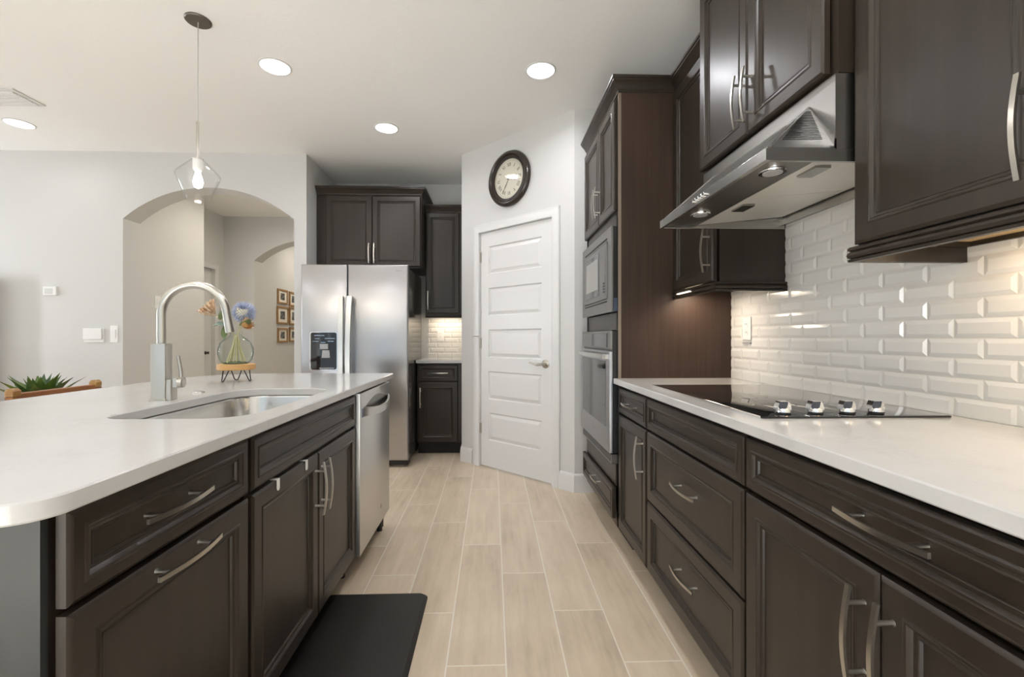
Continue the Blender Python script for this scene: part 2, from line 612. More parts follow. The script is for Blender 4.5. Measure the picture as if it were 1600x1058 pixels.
# ------------------------------------------------------------------ fronts and handles
def bow_handle(parent, x, z, y, orient='v', L=.19, post=.062, proj=.026, m=None, w=.0095):
    mb = MB()
    pts = []
    for k in range(13):
        s = -L / 2 + L * k / 12
        yy = y - proj - .011 * math.cos(PI * s / L)
        pts.append((s, yy))
    loops = []
    for s, yy in pts:
        if orient == 'v':
            loops.append([(x - w / 2, yy, z + s), (x + w / 2, yy, z + s), (x + w / 2, yy - .0055, z + s), (x - w / 2, yy - .0055, z + s)])
        else:
            loops.append([(x + s, yy, z - w / 2), (x + s, yy, z + w / 2), (x + s, yy - .0055, z + w / 2), (x + s, yy - .0055, z - w / 2)])
    mb.loft(loops)
    for s in (-post, post):
        c = (x, 0, z + s) if orient == 'v' else (x + s, 0, z)
        yb = y - proj - .011 * math.cos(PI * s / L)
        mb.lathe([(.0055, y), (.0045, y - .004), (.0045, yb - .001)], c, 12, 'y')
    return mb.build('handle', m or M['nickel'], parent, smooth=35)


def front(parent, name, x0, x1, z0, z1, handle=None, t=.020, fw=.056, m=None, proud=0.0, hl=.19):
    """framed front: mitred frame, bead and recessed flat panel"""
    y = -proud
    prof = [(0, y), (0, y - t + .005), (.0025, y - t + .0025), (.008, y - t), (fw - .011, y - t), (fw - .009, y - t - .0016), (fw - .006, y - t - .0024), (fw - .003, y - t - .0016), (fw, y - t + .001),
            (fw + .003, y - t + .005), (fw + .008, y - t + .0062), (fw + .010, y - t + .0052), (fw + .012, y - t + .0062), (fw + .014, y - t + .011)]
    loops = []
    for i, yy in prof:
        loops.append([(x0 + i, yy, z0 + i), (x1 - i, yy, z0 + i), (x1 - i, yy, z1 - i), (x0 + i, yy, z1 - i)])
    o = MB().loft(loops).build(name, m or M['espresso'], parent, smooth=24)
    if handle:
        k, hx, hz = handle
        onframe = True
        yb = y - t if (abs(hx - x0) < fw or abs(hx - x1) < fw or abs(hz - z1) < fw or abs(hz - z0) < fw) else y - t + .011
        bow_handle(o, hx, hz, yb, k, hl)
    return o


CROWN = [(0, 0), (.006, 0), (.007, .010), (.012, .014), (.020, .030), (.034, .046), (.040, .050), (.040, .056), (.046, .060), (.046, .072), (0, .072)]
RAIL = [(0, 0), (.014, 0), (.017, -.004), (.017, -.009), (.012, -.012), (.017, -.016), (.019, -.022), (.017, -.029), (.012, -.031), (.017, -.034), (.016, -.040), (0, -.040)]


def carcass(parent, W, D, z0, z1, toe=False, m=None):
    mb = MB()
    mb.box(0, W, .010, D, z0, z1)
    return mb.build('carcass', m or M['espresso'], parent)


def base_cab(name, label, cat, loc, rz, W, D=.60, group=None, top=.882):
    t = thing(name, label, cat, loc, rz, group)
    carcass(t, W, D, .115, top)
    MB().box(0, W, .075, D, 0, .115).build('toe_kick', M['dark'], t)
    return t


RT = -PI / 2     # faces the aisle from the right run (normal -x)
LT = PI / 2      # faces the aisle from the island (normal +x)

# ------------------------------------------------------------------ right run: base cabinets.  local x runs from far (tower) to near
FXC = .685        # carcass front plane
t = base_cab('base_cabinet', 'narrow dark base cabinet with one drawer and door beside the oven tower', 'cabinet', (FXC, 2.395, 0), RT, .449, .595, 'base cabinets under the cooktop counter')
front(t, 'drawer_front', .012, .443, .735, .866, ('h', .222, .80), fw=.034)
front(t, 'door', .012, .443, .128, .725, ('v', .405, .598))
t = base_cab('drawer_base_cabinet', 'dark cabinet of wide drawers directly under the cooktop', 'cabinet', (FXC, 1.946, 0), RT, .763, .595, 'base cabinets under the cooktop counter')
front(t, 'false_front', .006, .757, .735, .866, None, fw=.036)
front(t, 'drawer_front', .006, .757, .433, .725, ('h', .400, .600))
front(t, 'drawer_front', .006, .757, .128, .424, ('h', .400, .300))
t = base_cab('double_door_base_cabinet', 'dark base cabinet with two doors and a wide top drawer nearest the camera', 'cabinet', (FXC, 1.183, 0), RT, .843, .595, 'base cabinets under the cooktop counter')
front(t, 'drawer_front', .006, .837, .735, .866, ('h', .435, .806), fw=.036)
front(t, 'door', .006, .4185, .128, .722, ('v', .4185 - .028, .594))
front(t, 'door', .4215, .837, .128, .722, ('v', .4215 + .028, .594))

# countertop on the right
def slab(mb, x0, x1, y0, y1, z0, z1, e=.003):
    L = lambda d, z: [(x0 + d, y0 + d, z), (x1 - d, y0 + d, z), (x1 - d, y1 - d, z), (x0 + d, y1 - d, z)]
    return mb.loft([L(e, z0), L(0, z0 + e), L(0, z1 - e), L(e, z1)])


o = slab(MB(), .643, 1.277, .33, 2.395, .884, .914).build('countertop', M['quartz'])
tag(o, 'white quartz countertop holding the black cooktop', 'countertop')

# tiled backsplash of bevelled tiles on the right wall
def tile_field(name, u0, u1, z0, z1, place, pitch_u, pitch_z, ju, jz, label, g=.0015, bev=.011, th=.0062):
    """place(u, z, out) -> xyz.  One mesh of bevelled tiles and a grout bed"""
    mb, gb = MB(), MB()
    r0 = math.floor((z0 - jz) / pitch_z)
    r = r0
    while jz + r * pitch_z < z1:
        za, zb = jz + r * pitch_z + g, jz + (r + 1) * pitch_z - g
        sh = ju + (pitch_u / 2 if r % 2 else 0)
        k = math.floor((u0 - sh) / pitch_u)
        while sh + k * pitch_u < u1:
            ua, ub = sh + k * pitch_u + g, sh + (k + 1) * pitch_u - g
            k += 1
            a, b2, c, d = max(ua, u0), min(ub, u1), max(za, z0), min(zb, z1)
            if b2 - a < .004 or d - c < .004:
                continue
            ba = bev if a == ua else 0.0
            bb = bev if b2 == ub else 0.0
            bc = bev if c == za else 0.0
            bd = bev if d == zb else 0.0
            if b2 - a < ba + bb + .001 or d - c < bc + bd + .001:
                ba = bb = bc = bd = min(b2 - a, d - c) * .2
            L = lambda o0, ia, ib, ic, id_: [place(a + ia, c + ic, o0), place(b2 - ib, c + ic, o0), place(b2 - ib, d - id_, o0), place(a + ia, d - id_, o0)]
            mb.loft([L(.0015, 0, 0, 0, 0), L(.003, 0, 0, 0, 0), L(th, ba, bb, bc, bd)], cap0=False)
        r += 1
    o = mb.build(name, M['tile'])
    struct(o, label, 'backsplash')
    gb.loft([[place(u0, z0, .0), place(u1, z0, 0), place(u1, z1, 0), place(u0, z1, 0)],
             [place(u0, z0, .0022), place(u1, z0, .0022), place(u1, z1, .0022), place(u0, z1, .0022)]])
    gb.build('grout', M['grout'], o)
    return o


tile_field('trim_1', .33, 2.393, .9145, 1.62, lambda u, z, out: (HX1 - out, u, z), .1535, .0542, 1.220, .911,
           'white bevelled subway tile backsplash behind the cooktop')
o = MB().box(1.268, 1.281, 1.19, 1.938, 1.622, 1.662).build('trim_2', M['steel_h'])
struct(o, 'metal strip along the tile top under the range hood', 'trim')

# cooktop
t = thing('cooktop', 'black glass electric cooktop set in the right countertop', 'cooktop', (.715, 1.186, .914))
MB().loft([rrect(0, .530, 0, .82, .012, .0005), rrect(0, .530, 0, .82, .012, .004), rrect(.003, .527, .003, .817, .010, .0055)]).build('glass_top', M['black_glass'], t, smooth=30)
MB().box(-.006, 0, .004, .816, .0005, .0065).build('steel_trim', M['chrome'], t)
for kx in (.085, .176, .266, .348):
    k = MB()
    k.lathe([(.017, .006), (.019, .007), (.019, .011), (.0165, .013)], (kx, .040, 0), 24)
    o = k.build('knob', M['black_plastic'], t, smooth=35)
    k = MB()
    k.lathe([(.0185, .012), (.0178, .019), (.0165, .022)], (kx, .040, 0), 24)
    k.loft([[(x + kx, yy, z) for x, z in ((-.021, .018), (-.0205, .026), (-.014, .0415), (.009, .0415), (.015, .034), (.0175, .018))] for yy in (.030, .050)])
    k.build('knob_grip', M['chrome'], o, smooth=35)
    MB().prism([(kx - .0195, .027), (kx - .0135, .0405), (kx + .0075, .0405), (kx + .004, .025), (kx - .002, .0215), (kx - .016, .0215)], 'y', .0288, .0302).build('knob_face', M['knob_face'], o)

# ------------------------------------------------------------------ oven tower
TWX = .672
t = thing('oven_tower_cabinet', 'tall dark cabinet tower housing the microwave and wall oven', 'cabinet', (TWX, 3.205, 0), RT)
TW = 3.205 - 2.397
mb = MB()
mb.box(0, .02, 0, .605, .115, 2.43)
mb.box(TW - .02, TW, .004, .605, .115, 2.43)
mb.box(.02, TW - .02, 0, .605, 1.733, 2.43)
mb.box(.02, TW - .02, 0, .605, 1.172, 1.266)
mb.box(.02, TW - .02, 0, .605, .115, .46)
mb.box(.02, .055, 0, .03, .115, 2.43).box(TW - .045, TW - .02, 0, .03, .115, 2.43)
mb.box(.02, TW - .02, .58, .605, .46, 1.733)
mb.build('carcass', M['espresso'], t)
MB().box(TW, TW + .0035, .012, .607, .914, 2.43).build('side_panel', M['espresso_side'], t)
MB().box(TW - .001, TW + .0035, -.004, .012, .914, 2.43).build('edge_band', M['edge'], t)
MB().box(0, TW, .075, .6, 0, .115).build('toe_kick', M['dark'], t)
xs = 3.205 - 2.77
front(t, 'door', .004, xs - .0015, 1.812, 2.405, ('v', xs - .028, 1.95))
front(t, 'door', xs + .0015, TW - .025, 1.812, 2.405, ('v', xs + .028, 1.95))
front(t, 'drawer_front', .006, TW - .012, .165, .328, ('h', .42, .262), fw=.036, proud=.012)
MB().box(.03, TW - .03, -.008, 0, .335, .455).build('filler_panel', M['espresso'], t)
MB().sweep([(0, 0), (TW + .004, 0), (TW + .004, .298)], CROWN, 2.43).build('crown_moulding', M['espresso'], t, smooth=25)

# microwave (built in, with trim kit)
t = thing('microwave', 'built in stainless microwave with trim frame above the wall oven', 'microwave', (TWX - .036, 3.178, 1.268), RT)
W = .764
mb = MB()
fr = [(0, 0, W, .462), (.070, .075, W - .080, .395)]
L = lambda r, y: [(r[0], y, r[1]), (r[2], y, r[1]), (r[2], y, r[3]), (r[0], y, r[3])]
mb.loft([L(fr[0], .010), L(fr[0], .002), L((.002, .002, W - .002, .460), 0), L(fr[1], 0), L(fr[1], .012)], cap0=False, cap1=False)
mb.build('trim_frame', M['steel_dark'], t)
MB().box(.003, W - .003, .010, .036, .003, .459).box(.06, W - .06, .036, .50, .03, .43).build('case', M['black_plastic'], t)
o = MB().box(.074, W - .084, -.004, .012, .079, .391).build('door', M['steel_dark'], t, bevel=.002)
MB().box(.130, .50, -.0055, -.004, .110, .360).build('window', M['oven_glass'], o)
MB().box(.155, .475, -.0062, -.0055, .150, .335).build('screen', simple('microwave_screen', (.30, .29, .27), .12, .2), o)
MB().box(.515, .655, -.0055, -.004, .095, .375).build('control_panel', M['steel_dark'], o)
k = MB()
for r in range(4):
    for c in range(3):
        k.box(.60 + c * .016, .610 + c * .016, -.0068, -.0055, .115 + r * .016, .124 + r * .016)
k.build('keypad', M['black_plastic'], o)
MB().box(.08, W - .09, -.0012, .001, .405, .413).build('vent_slot', M['dark'], t)
MB().box(.08, W - .09, -.0012, .001, .058, .066).build('vent_slot', M['dark'], t)
MB().box(W - .004, W - .0015, .014, .034, .004, .075).build('side_clip', simple('blue_film', (.06, .08, .13), .3), t)

# wall oven
t = thing('built_in_oven', 'stainless wall oven below the microwave', 'oven', (TWX - .046, 3.170, .455), RT)
W = .760
MB().box(.003, W - .003, .018, .046, .056, .71).box(.02, W - .02, .046, .55, .01, .71).build('case', M['black_plastic'], t)
o = MB().box(0, W, .006, .018, .610, .713).build('control_panel', M['steel_dark'], t, bevel=.003)
MB().box(.03, W - .08, .0035, .006, .622, .698).build('display', M['oven_glass'], o)
o = MB().box(0, W, 0, .018, .055, .602).build('door', M['steel'], t, bevel=.004)
MB().box(.045, W - .085, -.002, .0, .185, .545).build('window', M['oven_glass'], o)
h = MB()
pts = [(.03 + (W - .06) * k / 16, -.020 - .012 * math.sin(PI * k / 16), .572) for k in range(17)]
h.loft([[(x, y, z - .014), (x, y, z + .014), (x, y - .010, z + .012), (x, y - .010, z - .012)] for x, y, z in pts])
h.box(.03, .055, -.024, 0, .560, .584).box(W - .055, W - .03, -.024, 0, .560, .584)
h.build('handle', M['steel_h'], o, smooth=30)
MB().lathe([(.014, 0), (.014, -.008), (.010, -.010)], (W - .115, -.002, .515), 16, 'y').build('latch_knob', M['black_plastic'], o, smooth=30)
MB().box(W * .5 - .02, W * .5 + .02, -.001, 0, .115, .123).build('badge', M['grey_plastic'], o)
o = MB().box(0, W, .010, .046, .0, .050).build('vent_trim', M['steel_dark'], t)
k = MB()
for z in (.010, .022, .034):
    k.box(.02, W - .02, .008, .012, z, z + .006)
k.build('slots', M['black_plastic'], o)

# ------------------------------------------------------------------ wall cabinets on the right
UX = .976
t = thing('upper_cabinet', 'dark wall cabinet with one door between oven tower and range hood', 'cabinet', (UX, 2.389, 1.372), RT, 'wall cabinets over the cooktop counter')
W = 2.389 - 1.943
carcass(t, W, .303, 0, 1.060)
front(t, 'door', .006, W - .004, .004, 1.050, ('v', W - .032, .140))
MB().sweep([(0, 0), (W, 0), (W, .300)], RAIL, 0).build('light_rail', M['espresso'], t, smooth=25)
MB().sweep([(0, 0), (W, 0)], CROWN, 1.058).build('crown_moulding', M['espresso'], t, smooth=25)
MB().box(.05, .21, .03, .10, -.010, -.001).build('light_strip', M['under_led'], t)

HCX = .913
t = thing('hood_upper_cabinet', 'dark two door wall cabinet above the range hood', 'cabinet', (HCX, 1.941, 1.838), RT, 'wall cabinets over the cooktop counter')
W = 1.941 - 1.183
carcass(t, W, .366, 0, .765)
s = 1.941 - 1.568
front(t, 'door', .004, s - .0015, .006, .752, ('v', s - .030, .130))
front(t, 'door', s + .0015, W - .018, .006, .752, ('v', s + .030, .130))
MB().sweep([(0, .366), (0, 0), (W, 0), (W, .366)], CROWN, .760).build('crown_moulding', M['espresso'], t, smooth=25)

t = thing('double_door_upper_cabinet', 'dark two door wall cabinet nearest the camera over the right counter', 'cabinet', (UX, 1.181, 1.372), RT, 'wall cabinets over the cooktop counter')
W = .842
mb = MB()
mb.box(0, .018, 0, .303, 0, 1.060).box(W - .018, W, 0, .303, 0, 1.060).box(.018, W - .018, .29, .303, 0, 1.06)
mb.box(.018, W - .018, 0, .018, 0, 1.060).box(.018, W - .018, .018, .29, 1.03, 1.06)
mb.build('carcass', M['espresso'], t)
MB().box(.018, W - .018, .018, .29, .012, .026).build('bottom_panel', M['cab_inside'], t)
front(t, 'door', .006, .436, .004, 1.050, ('v', .408, .130))
front(t, 'door', .439, W - .006, .004, 1.050, ('v', .467, .130))
MB().sweep([(0, .300), (0, 0), (W, 0)], RAIL, 0).build('light_rail', M['espresso'], t, smooth=25)
MB().sweep([(0, .3), (0, 0), (W, 0)], CROWN, 1.058).build('crown_moulding', M['espresso'], t, smooth=25)
MB().box(.12, W - .06, .17, .20, .002, .011).build('light_strip', M['under_led'], t)

# ------------------------------------------------------------------ range hood
t = thing('range_hood', 'stainless under cabinet range hood above the cooktop', 'hood', (.724, 1.943, 1.600), RT)
W = 1.943 - 1.183
# local: x 0..W far to near, y 0 (front lip) .. .545 (wall), z up
lip = MB()
lip.box(0, W, 0, .012, 0, .033).box(0, .010, .012, .545, 0, .033).box(W - .010, W, .012, .545, 0, .033)
lip.build('lip', M['hood_steel'], t, bevel=.0015)
MB().box(.001, W - .001, .006, .193, .031, .036).build('top_deck', M['hood_steel'], t)
yb = .191
bx = MB().box(.001, W - .001, yb, .545, .062, .236).box(.001, W - .001, yb, yb + .003, .03, .062).box(.001, .005, yb, .545, .03, .062).box(W - .005, W - .001, yb, .545, .03, .062).build('housing', M['hood_steel'], t)
hx = .103
zt = .195
hip = MB()
A0, A1, B0, B1 = (.008, .012, .036), (W - .008, .012, .036), (.001, yb, .036), (W - .001, yb, .036)
D0, D1 = (hx, yb, zt), (W - hx, yb, zt)
hip.add([A0, A1, B0, B1, D0, D1], [(0, 1, 5, 4), (1, 3, 5), (2, 0, 4), (2, 3, 1, 0), (4, 5, 3, 2)])
hip.build('sloped_canopy', M['hood_steel'], t)
# louvres on the two hip ends
for end in (0, 1):
    a, b2, d = (Vector(A1), Vector(B1), Vector(D1)) if end else (Vector(A0), Vector(B0), Vector(D0))
    nrm = (b2 - a).cross(d - a).normalized()
    if (nrm.x > 0) != bool(end):
        nrm = -nrm
    lv = MB()
    for k in range(17):
        f0 = .20 + .72 * k / 17
        f1 = f0 + .014
        rows = []
        for f_ in (f0, f1):
            l = a.lerp(d, f_)
            r_ = b2.lerp(d, f_)
            rows.append((l.lerp(r_, .10), l.lerp(r_, .86)))
        (p, q), (p2, q2) = rows
        e = nrm * .0012
        lv.loft([[p, q, q2, p2], [p + e, q + e, q2 + e, p2 + e]])
    lv.build('louvres', M['black_plastic'], t)
    MB().tube([a.lerp(d, .04), d], .003, 6).build('ridge', M['hood_steel'], t)
# underside
MB().add([(.010, .012, .010), (W - .010, .012, .010), (W - .010, .16, .014), (.010, .16, .014), (.010, .012, .02), (W - .010, .012, .02), (W - .010, .16, .024), (.010, .16, .024)],
         [(0, 1, 2, 3), (4, 5, 6, 7), (0, 1, 5, 4), (1, 2, 6, 5), (2, 3, 7, 6), (3, 0, 4, 7)]).build('light_panel', M['steel_dark'], t)
for lx in (.20, .655):
    o = MB().lathe([(.036, .006), (.038, .010), (.038, .016)], (lx, .085, -.001), 28).build('lamp', M['chrome'], t, smooth=30)
    MB().lathe([(.026, .004), (.026, .010)], (lx, .085, -.001), 28).build('lamp_lens', M['grey_plastic'], o, smooth=30)
for x0, x1 in ((.014, W * .49), (W * .495, W - .014)):
    f = MB()
    f.loft([[(x0, .162, .014), (x1, .162, .014), (x1, .530, .052), (x0, .530, .052)], [(x0, .162, .020), (x1, .162, .020), (x1, .530, .058), (x0, .530, .058)]])
    f = f.build('filter', simple('filter_panel', (.80, .77, .71), .38, .35), t)
    xm = x1 - .10
    MB().box(xm - .04, xm + .04, .19, .235, .0105, .019).build('latch', M['hood_steel'], f)
k = MB()
for i in range(5):
    k.lathe([(.0055, 0), (.0055, -.008), (.004, -.009)], (.335 + i * .022, 0, .017), 14, 'y')
k.build('buttons', M['chrome'], t, smooth=30)

# ------------------------------------------------------------------ outlets on the right tile
def outlet(name, label, loc, rz, w=.072, h=.115):
    t = thing(name, label, 'outlet', loc, rz)
    MB().box(-w / 2, w / 2, -.006, 0, 0, h).build('cover_plate', M['white_plastic'], t, bevel=.002)
    for z in (.030, .070):
        o = MB().lathe([(.016, -.0075), (.016, -.004)], (0, 0, z + .008), 20, 'y').build('socket', M['white_plastic'], t, smooth=30)
        MB().box(-.007, -.005, -.0079, -.0074, z + .004, z + .014).box(.005, .007, -.0079, -.0074, z + .004, z + .014).build('slots', M['dark'], o)
    return t


t = outlet('outlet', 'white outlet on the tile near the oven tower', (HX1 - .007, 2.235, 1.118), RT)
o = MB().box(-.035, .035, -.0066, 0, -.020, -.010).build('sticker', M['grey_plastic'], t)

# ------------------------------------------------------------------ back run
t = thing('refrigerator', 'stainless side by side refrigerator with black dispenser', 'refrigerator', (-1.645, 3.97, 0))
W = .912
MB().box(.006, W - .004, .075, .80, .03, 1.745).build('body', M['fridge_side'], t, bevel=.004)
for x0, x1, nm in ((0, .394, 'freezer_door'), (.400, W, 'fridge_door')):
    loops = []
    for y, i in ((.070, .0), (.010, .0), (.004, .003), (0, .010)):
        loops.append([(x0 + i, y, .062 + i), (x1 - i, y, .062 + i), (x1 - i, y, 1.762 - i), (x0 + i, y, 1.762 - i)])
    d = MB().loft(loops).build(nm, M['steel'], t, smooth=40)
    hx = .350 if x0 == 0 else .425
    mb = MB()
    pts = []
    for k in range(21):
        s = k / 20
        pts.append((hx + .008 * (1 if x0 == 0 else -1) * math.sin(PI * s), -.028 - .034 * math.sin(PI * s), 1.485 - s * 1.03))
    mb.loft([[(x - .025, y, z), (x + .025, y, z), (x + .020, y - .014, z), (x - .020, y - .014, z)] for x, y, z in pts])
    for z in (1.465, .475):
        mb.box(hx - .014, hx + .014, -.034, 0, z - .016, z + .016)
    mb.build('handle', M['steel_h'], d, smooth=40)
    if x0 == 0:
        fr_ = MB()
        X0, X1, Z0, Z1 = .078, .312, .848, 1.180
        L = lambda r, y: [(x, y, z) for x, z, _ in rrect(X0 + r, X1 - r, Z0 + r, Z1 - r, .016, 0, 4)]
        fr_.loft([L(0, 0), L(.001, -.004), L(.006, -.004), L(.007, .0)], cap0=False, cap1=False)
        dp = fr_.build('dispenser', M['chrome'], d, smooth=40)
        L2 = lambda r, y: [(x, y, z) for x, z, _ in rrect(X0 + r, X1 - r, Z0 + r, Z1 - r, .012, 0, 4)]
        MB().loft([L2(.006, -.0005), L2(.006, -.003)]).build('panel', M['black_glass'], dp)
        k = MB()
        for (a, b2, c, e) in ((.115, .20, 1.145, 1.15), (.205, .29, 1.12, 1.124), (.12, .16, 1.118, 1.122), (.10, .15, 1.095, 1.099), (.23, .28, 1.095, 1.1), (.17, .21, 1.085, 1.09)):
            k.box(a, b2, -.0036, -.003, c, e)
        k.build('icons', simple('display_icons', (.25, .32, .42), .3, emit=((.35, .5, .7), .25)), dp)
        MB().box(.165, .235, -.014, -.003, 1.030, 1.075).build('ice_chute', M['grey_plastic'], dp, bevel=.003)
        MB().prism([(.180, .955), (.250, .955), (.244, 1.020), (.186, 1.020)], 'y', -.010, -.003).build('paddle', M['grey_plastic'], dp)
        MB().box(.16, .285, -.012, -.003, .862, .870).build('drip_tray', M['grey_plastic'], dp)
    else:
        MB().box(x1 - .10, x1 - .05, -.0008, 0, 1.705, 1.712).build('badge', M['grey_plastic'], d)
MB().box(.0, W, .02, .12, .02, .058).build('grille', M['black_plastic'], t)
for x0 in (.03, W - .135):
    MB().box(x0, x0 + .11, .03, .14, 0, .035).build('foot_cover', M['grey_plastic'] if x0 < .5 else M['steel_dark'], t, bevel=.004)

t = thing('fridge_upper_cabinet', 'dark two door wall cabinet above the refrigerator', 'cabinet', (-1.684, 4.42, 1.80), 0, 'cabinets of the refrigerator wall')
W = 1.0
carcass(t, W, .555, 0, .705)
front(t, 'door', .095, .531, .012, .690, ('v', .508, .135))
front(t, 'door', .534, W - .006, .012, .690, ('v', .557, .135))
MB().sweep([(0.004, 0), (W, 0), (W, .555)], CROWN, .703).build('crown_moulding', M['espresso'], t, smooth=25)

t = thing('slim_upper_cabinet', 'slim dark one door wall cabinet right of the refrigerator', 'cabinet', (-.684 + .003, 4.672, 1.372), 0, 'cabinets of the refrigerator wall')
W = .398
carcass(t, W, .303, 0, 1.055)
front(t, 'door', .006, .345, .004, 1.030, ('v', .030, .135))
MB().box(.348, W, -.012, 0, 0, 1.045).build('filler_panel', M['espresso'], t)
MB().sweep([(0, 0), (W, 0)], RAIL, 0).build('light_rail', M['espresso'], t, smooth=25)
MB().sweep([(0, 0), (W, 0)], CROWN, 1.034).build('crown_moulding', M['espresso'], t, smooth=25)
MB().box(.04, W - .04, .14, .18, -.010, -.001).build('light_strip', M['under_led'], t)

t = base_cab('slim_base_cabinet', 'slim dark base cabinet with drawer and door right of the refrigerator', 'cabinet', (-.722, 4.402, 0), 0, .440, .575, 'cabinets of the refrigerator wall')
front(t, 'drawer_front', .012, .392, .710, .866, ('h', .202, .790), fw=.036)
front(t, 'door', .012, .392, .125, .700, ('v', .036, .555))
MB().box(.396, .440, -.012, 0, .115, .875).build('filler_panel', M['espresso'], t)
o = slab(MB(), -.727, -.283, 4.362, 4.972, .884, .914).build('slim_countertop', M['quartz'])
tag(o, 'short white countertop right of the refrigerator', 'countertop')
tile_field('trim_3', -.695, -.283, .9145, 1.332, lambda u, z, out: (u, 4.98 - out, z), .1535, .0542, -.60, .911,
           'small cream tile backsplash right of the refrigerator')
outlet('wall_outlet', 'white outlet on the tile right of the refrigerator', (-.563, 4.973, 1.095), 0)

# ------------------------------------------------------------------ pantry door, casing, clock (frame of the diagonal wall)
t = thing('door_1', 'white five panel pantry door in the diagonal wall', 'door', A45, -PI / 4)
t['kind'] = 'structure'
dx0, dx1, dz1 = .243, 1.041, 2.045
mb = MB()
py = .012
panels = [(1.680, 1.920), (1.318, 1.560), (.957, 1.200), (.596, .839), (.240, .479)]
px0, px1 = .338, .928
cuts = [.012] + [v for p in sorted(panels) for v in p] + [dz1]
# slab with stiles and rails, panels recessed and raised again
mb.box(dx0, px0, py, py + .035, .012, dz1).box(px1, dx1, py, py + .035, .012, dz1)
ps = sorted(panels)
zz = .012
for a, b2 in ps + [(dz1, dz1)]:
    mb.box(px0, px1, py, py + .035, zz, a)
    zz = b2
for a, b2 in ps:
    L = lambda i, y: [(px0 + i, y, a + i), (px1 - i, y, a + i), (px1 - i, y, b2 - i), (px0 + i, y, b2 - i)]
    mb.loft([L(0, py + .03), L(0, py), L(.007, py + .010), L(.014, py + .010), L(.038, py + .003)], cap0=False)
mb.build('leaf', M['white_trim'], t)
h = MB()
h.lathe([(.033, py), (.033, py - .006), (.028, py - .011), (.012, py - .013), (.012, py - .045)], (.967, 0, .925), 28, 'y')
pts = [(.967, py - .045, .925), (.945, py - .050, .922), (.915, py - .052, .918), (.885, py - .050, .924), (.855, py - .048, .932), (.838, py - .047, .931)]
h.tube(pts, [.010, .0095, .008, .007, .0065, .005], 12)
h.build('lever_handle', M['nickel'], t, smooth=40)
MB().box(1.041, 1.0445, py - .002, py + .02, .875, .985).build('strike_plate', M['nickel'], t)
for z in (1.79, 1.035, .29):
    hb = MB()
    hb.lathe([(.0065, 0), (.0065, .09)], (.237, .002, z), 12)
    hb.box(.232, .252, .004, .0118, z, z + .09)
    o = hb.build('hinge', M['nickel'], t, smooth=30)
    if z == 1.035:
        MB().tube([(.237, -.004, z + .092), (.237, -.012, z + .105), (.215, -.045, z + .108), (.200, -.05, z + .100)], .004, 8).build('door_stop', M['nickel'], o, smooth=30)
cs = MB()
prof = [(0, 0), (0, -.012), (.010, -.016), (.045, -.018), (.056, -.014), (.064, -.016), (.070, -.012), (.070, 0)]
# casing: mitred three-sided frame
loops = []
for i, y in prof:
    loops.append([(.239 - i, y, 0), (.239 - i, y, 2.049 + i), (1.045 + i, y, 2.049 + i), (1.045 + i, y, 0)])
cs.loft(loops, cap0=False, cap1=False, closed=False)
# jamb behind
cs.box(.232, .240, 0, .10, 0, 2.055).box(1.044, 1.052, 0, .10, 0, 2.055).box(.232, 1.052, 0, .10, 2.047, 2.055)
o = cs.build('trim_4', M['white_trim'], None, smooth=30, loc=A45, rot=(0, 0, -PI / 4))
struct(o, 'white casing around the pantry door', 'trim')

# clock
t = thing('wall_clock', 'round dark framed wall clock with roman numerals above the pantry door', 'clock', (A45[0] + .606 * .70711, A45[1] - .606 * .70711, 2.438), -PI / 4)
MB().lathe([(.205, 0), (.226, -.006), (.228, -.020), (.222, -.034), (.208, -.044), (.196, -.046), (.190, -.042), (.184, -.030), (.178, -.034), (.168, -.034), (.163, -.026), (.162, -.012)], (0, 0, 0), 72, 'y', cap0=True, cap1=False).build('frame', M['bronze'], t, smooth=40)
face = MB().lathe([(.163, -.010), (.163, -.014)], (0, 0, 0), 64, 'y').build('dial', simple('cream_dial', (.66, .63, .52), .5), t, smooth=30)


def numeral(mb, txt, ang, r, h=.030):
    adv = {'I': .010, 'V': .020, 'X': .021}
    w = sum(adv[c] for c in txt)
    x = -w / 2
    ca, sa = math.cos(ang), math.sin(ang)

    def bar(x0, z0, x1, z1, th):
        d = Vector((x1 - x0, z1 - z0))
        n = Vector((-d.y, d.x)).normalized() * th / 2
        q = [(x0 + n.x, z0 + n.y), (x1 + n.x, z1 + n.y), (x1 - n.x, z1 - n.y), (x0 - n.x, z0 - n.y)]
        def T(u, v, y):
            # top of the numeral points outward
            v2 = v + r
            return (u * ca + v2 * sa, y, -u * sa + v2 * ca)
        mb.loft([[T(u, v, -.0142) for u, v in q], [T(u, v, -.0150) for u, v in q]])
    for c in txt:
        a = adv[c]
        m_ = x + a / 2
        if c == 'I':
            bar(m_, -h / 2, m_, h / 2, .0042)
        elif c == 'V':
            bar(m_ - .0075, h / 2, m_, -h / 2, .0042)
            bar(m_ + .0075, h / 2, m_, -h / 2, .0018)
        else:
            bar(m_ - .0080, h / 2, m_ + .0080, -h / 2, .0042)
            bar(m_ + .0080, h / 2, m_ - .0080, -h / 2, .0018)
        x += a


for i, txt in enumerate(['XII', 'I', 'II', 'III', 'IIII', 'V', 'VI', 'VII', 'VIII', 'IX', 'X', 'XI']):
    nm = MB()
    numeral(nm, txt, 2 * PI * i / 12, .118)
    nm.build('numeral', M['ink'], face)
tr = MB()
tr.lathe([(.1480, -.0142), (.1480, -.0147), (.1495, -.0147), (.1495, -.0142)], (0, 0, 0), 64, 'y', cap0=False, cap1=False)
tr.build('minute_track', simple('track_ink', (.2, .18, .14), .6), face)


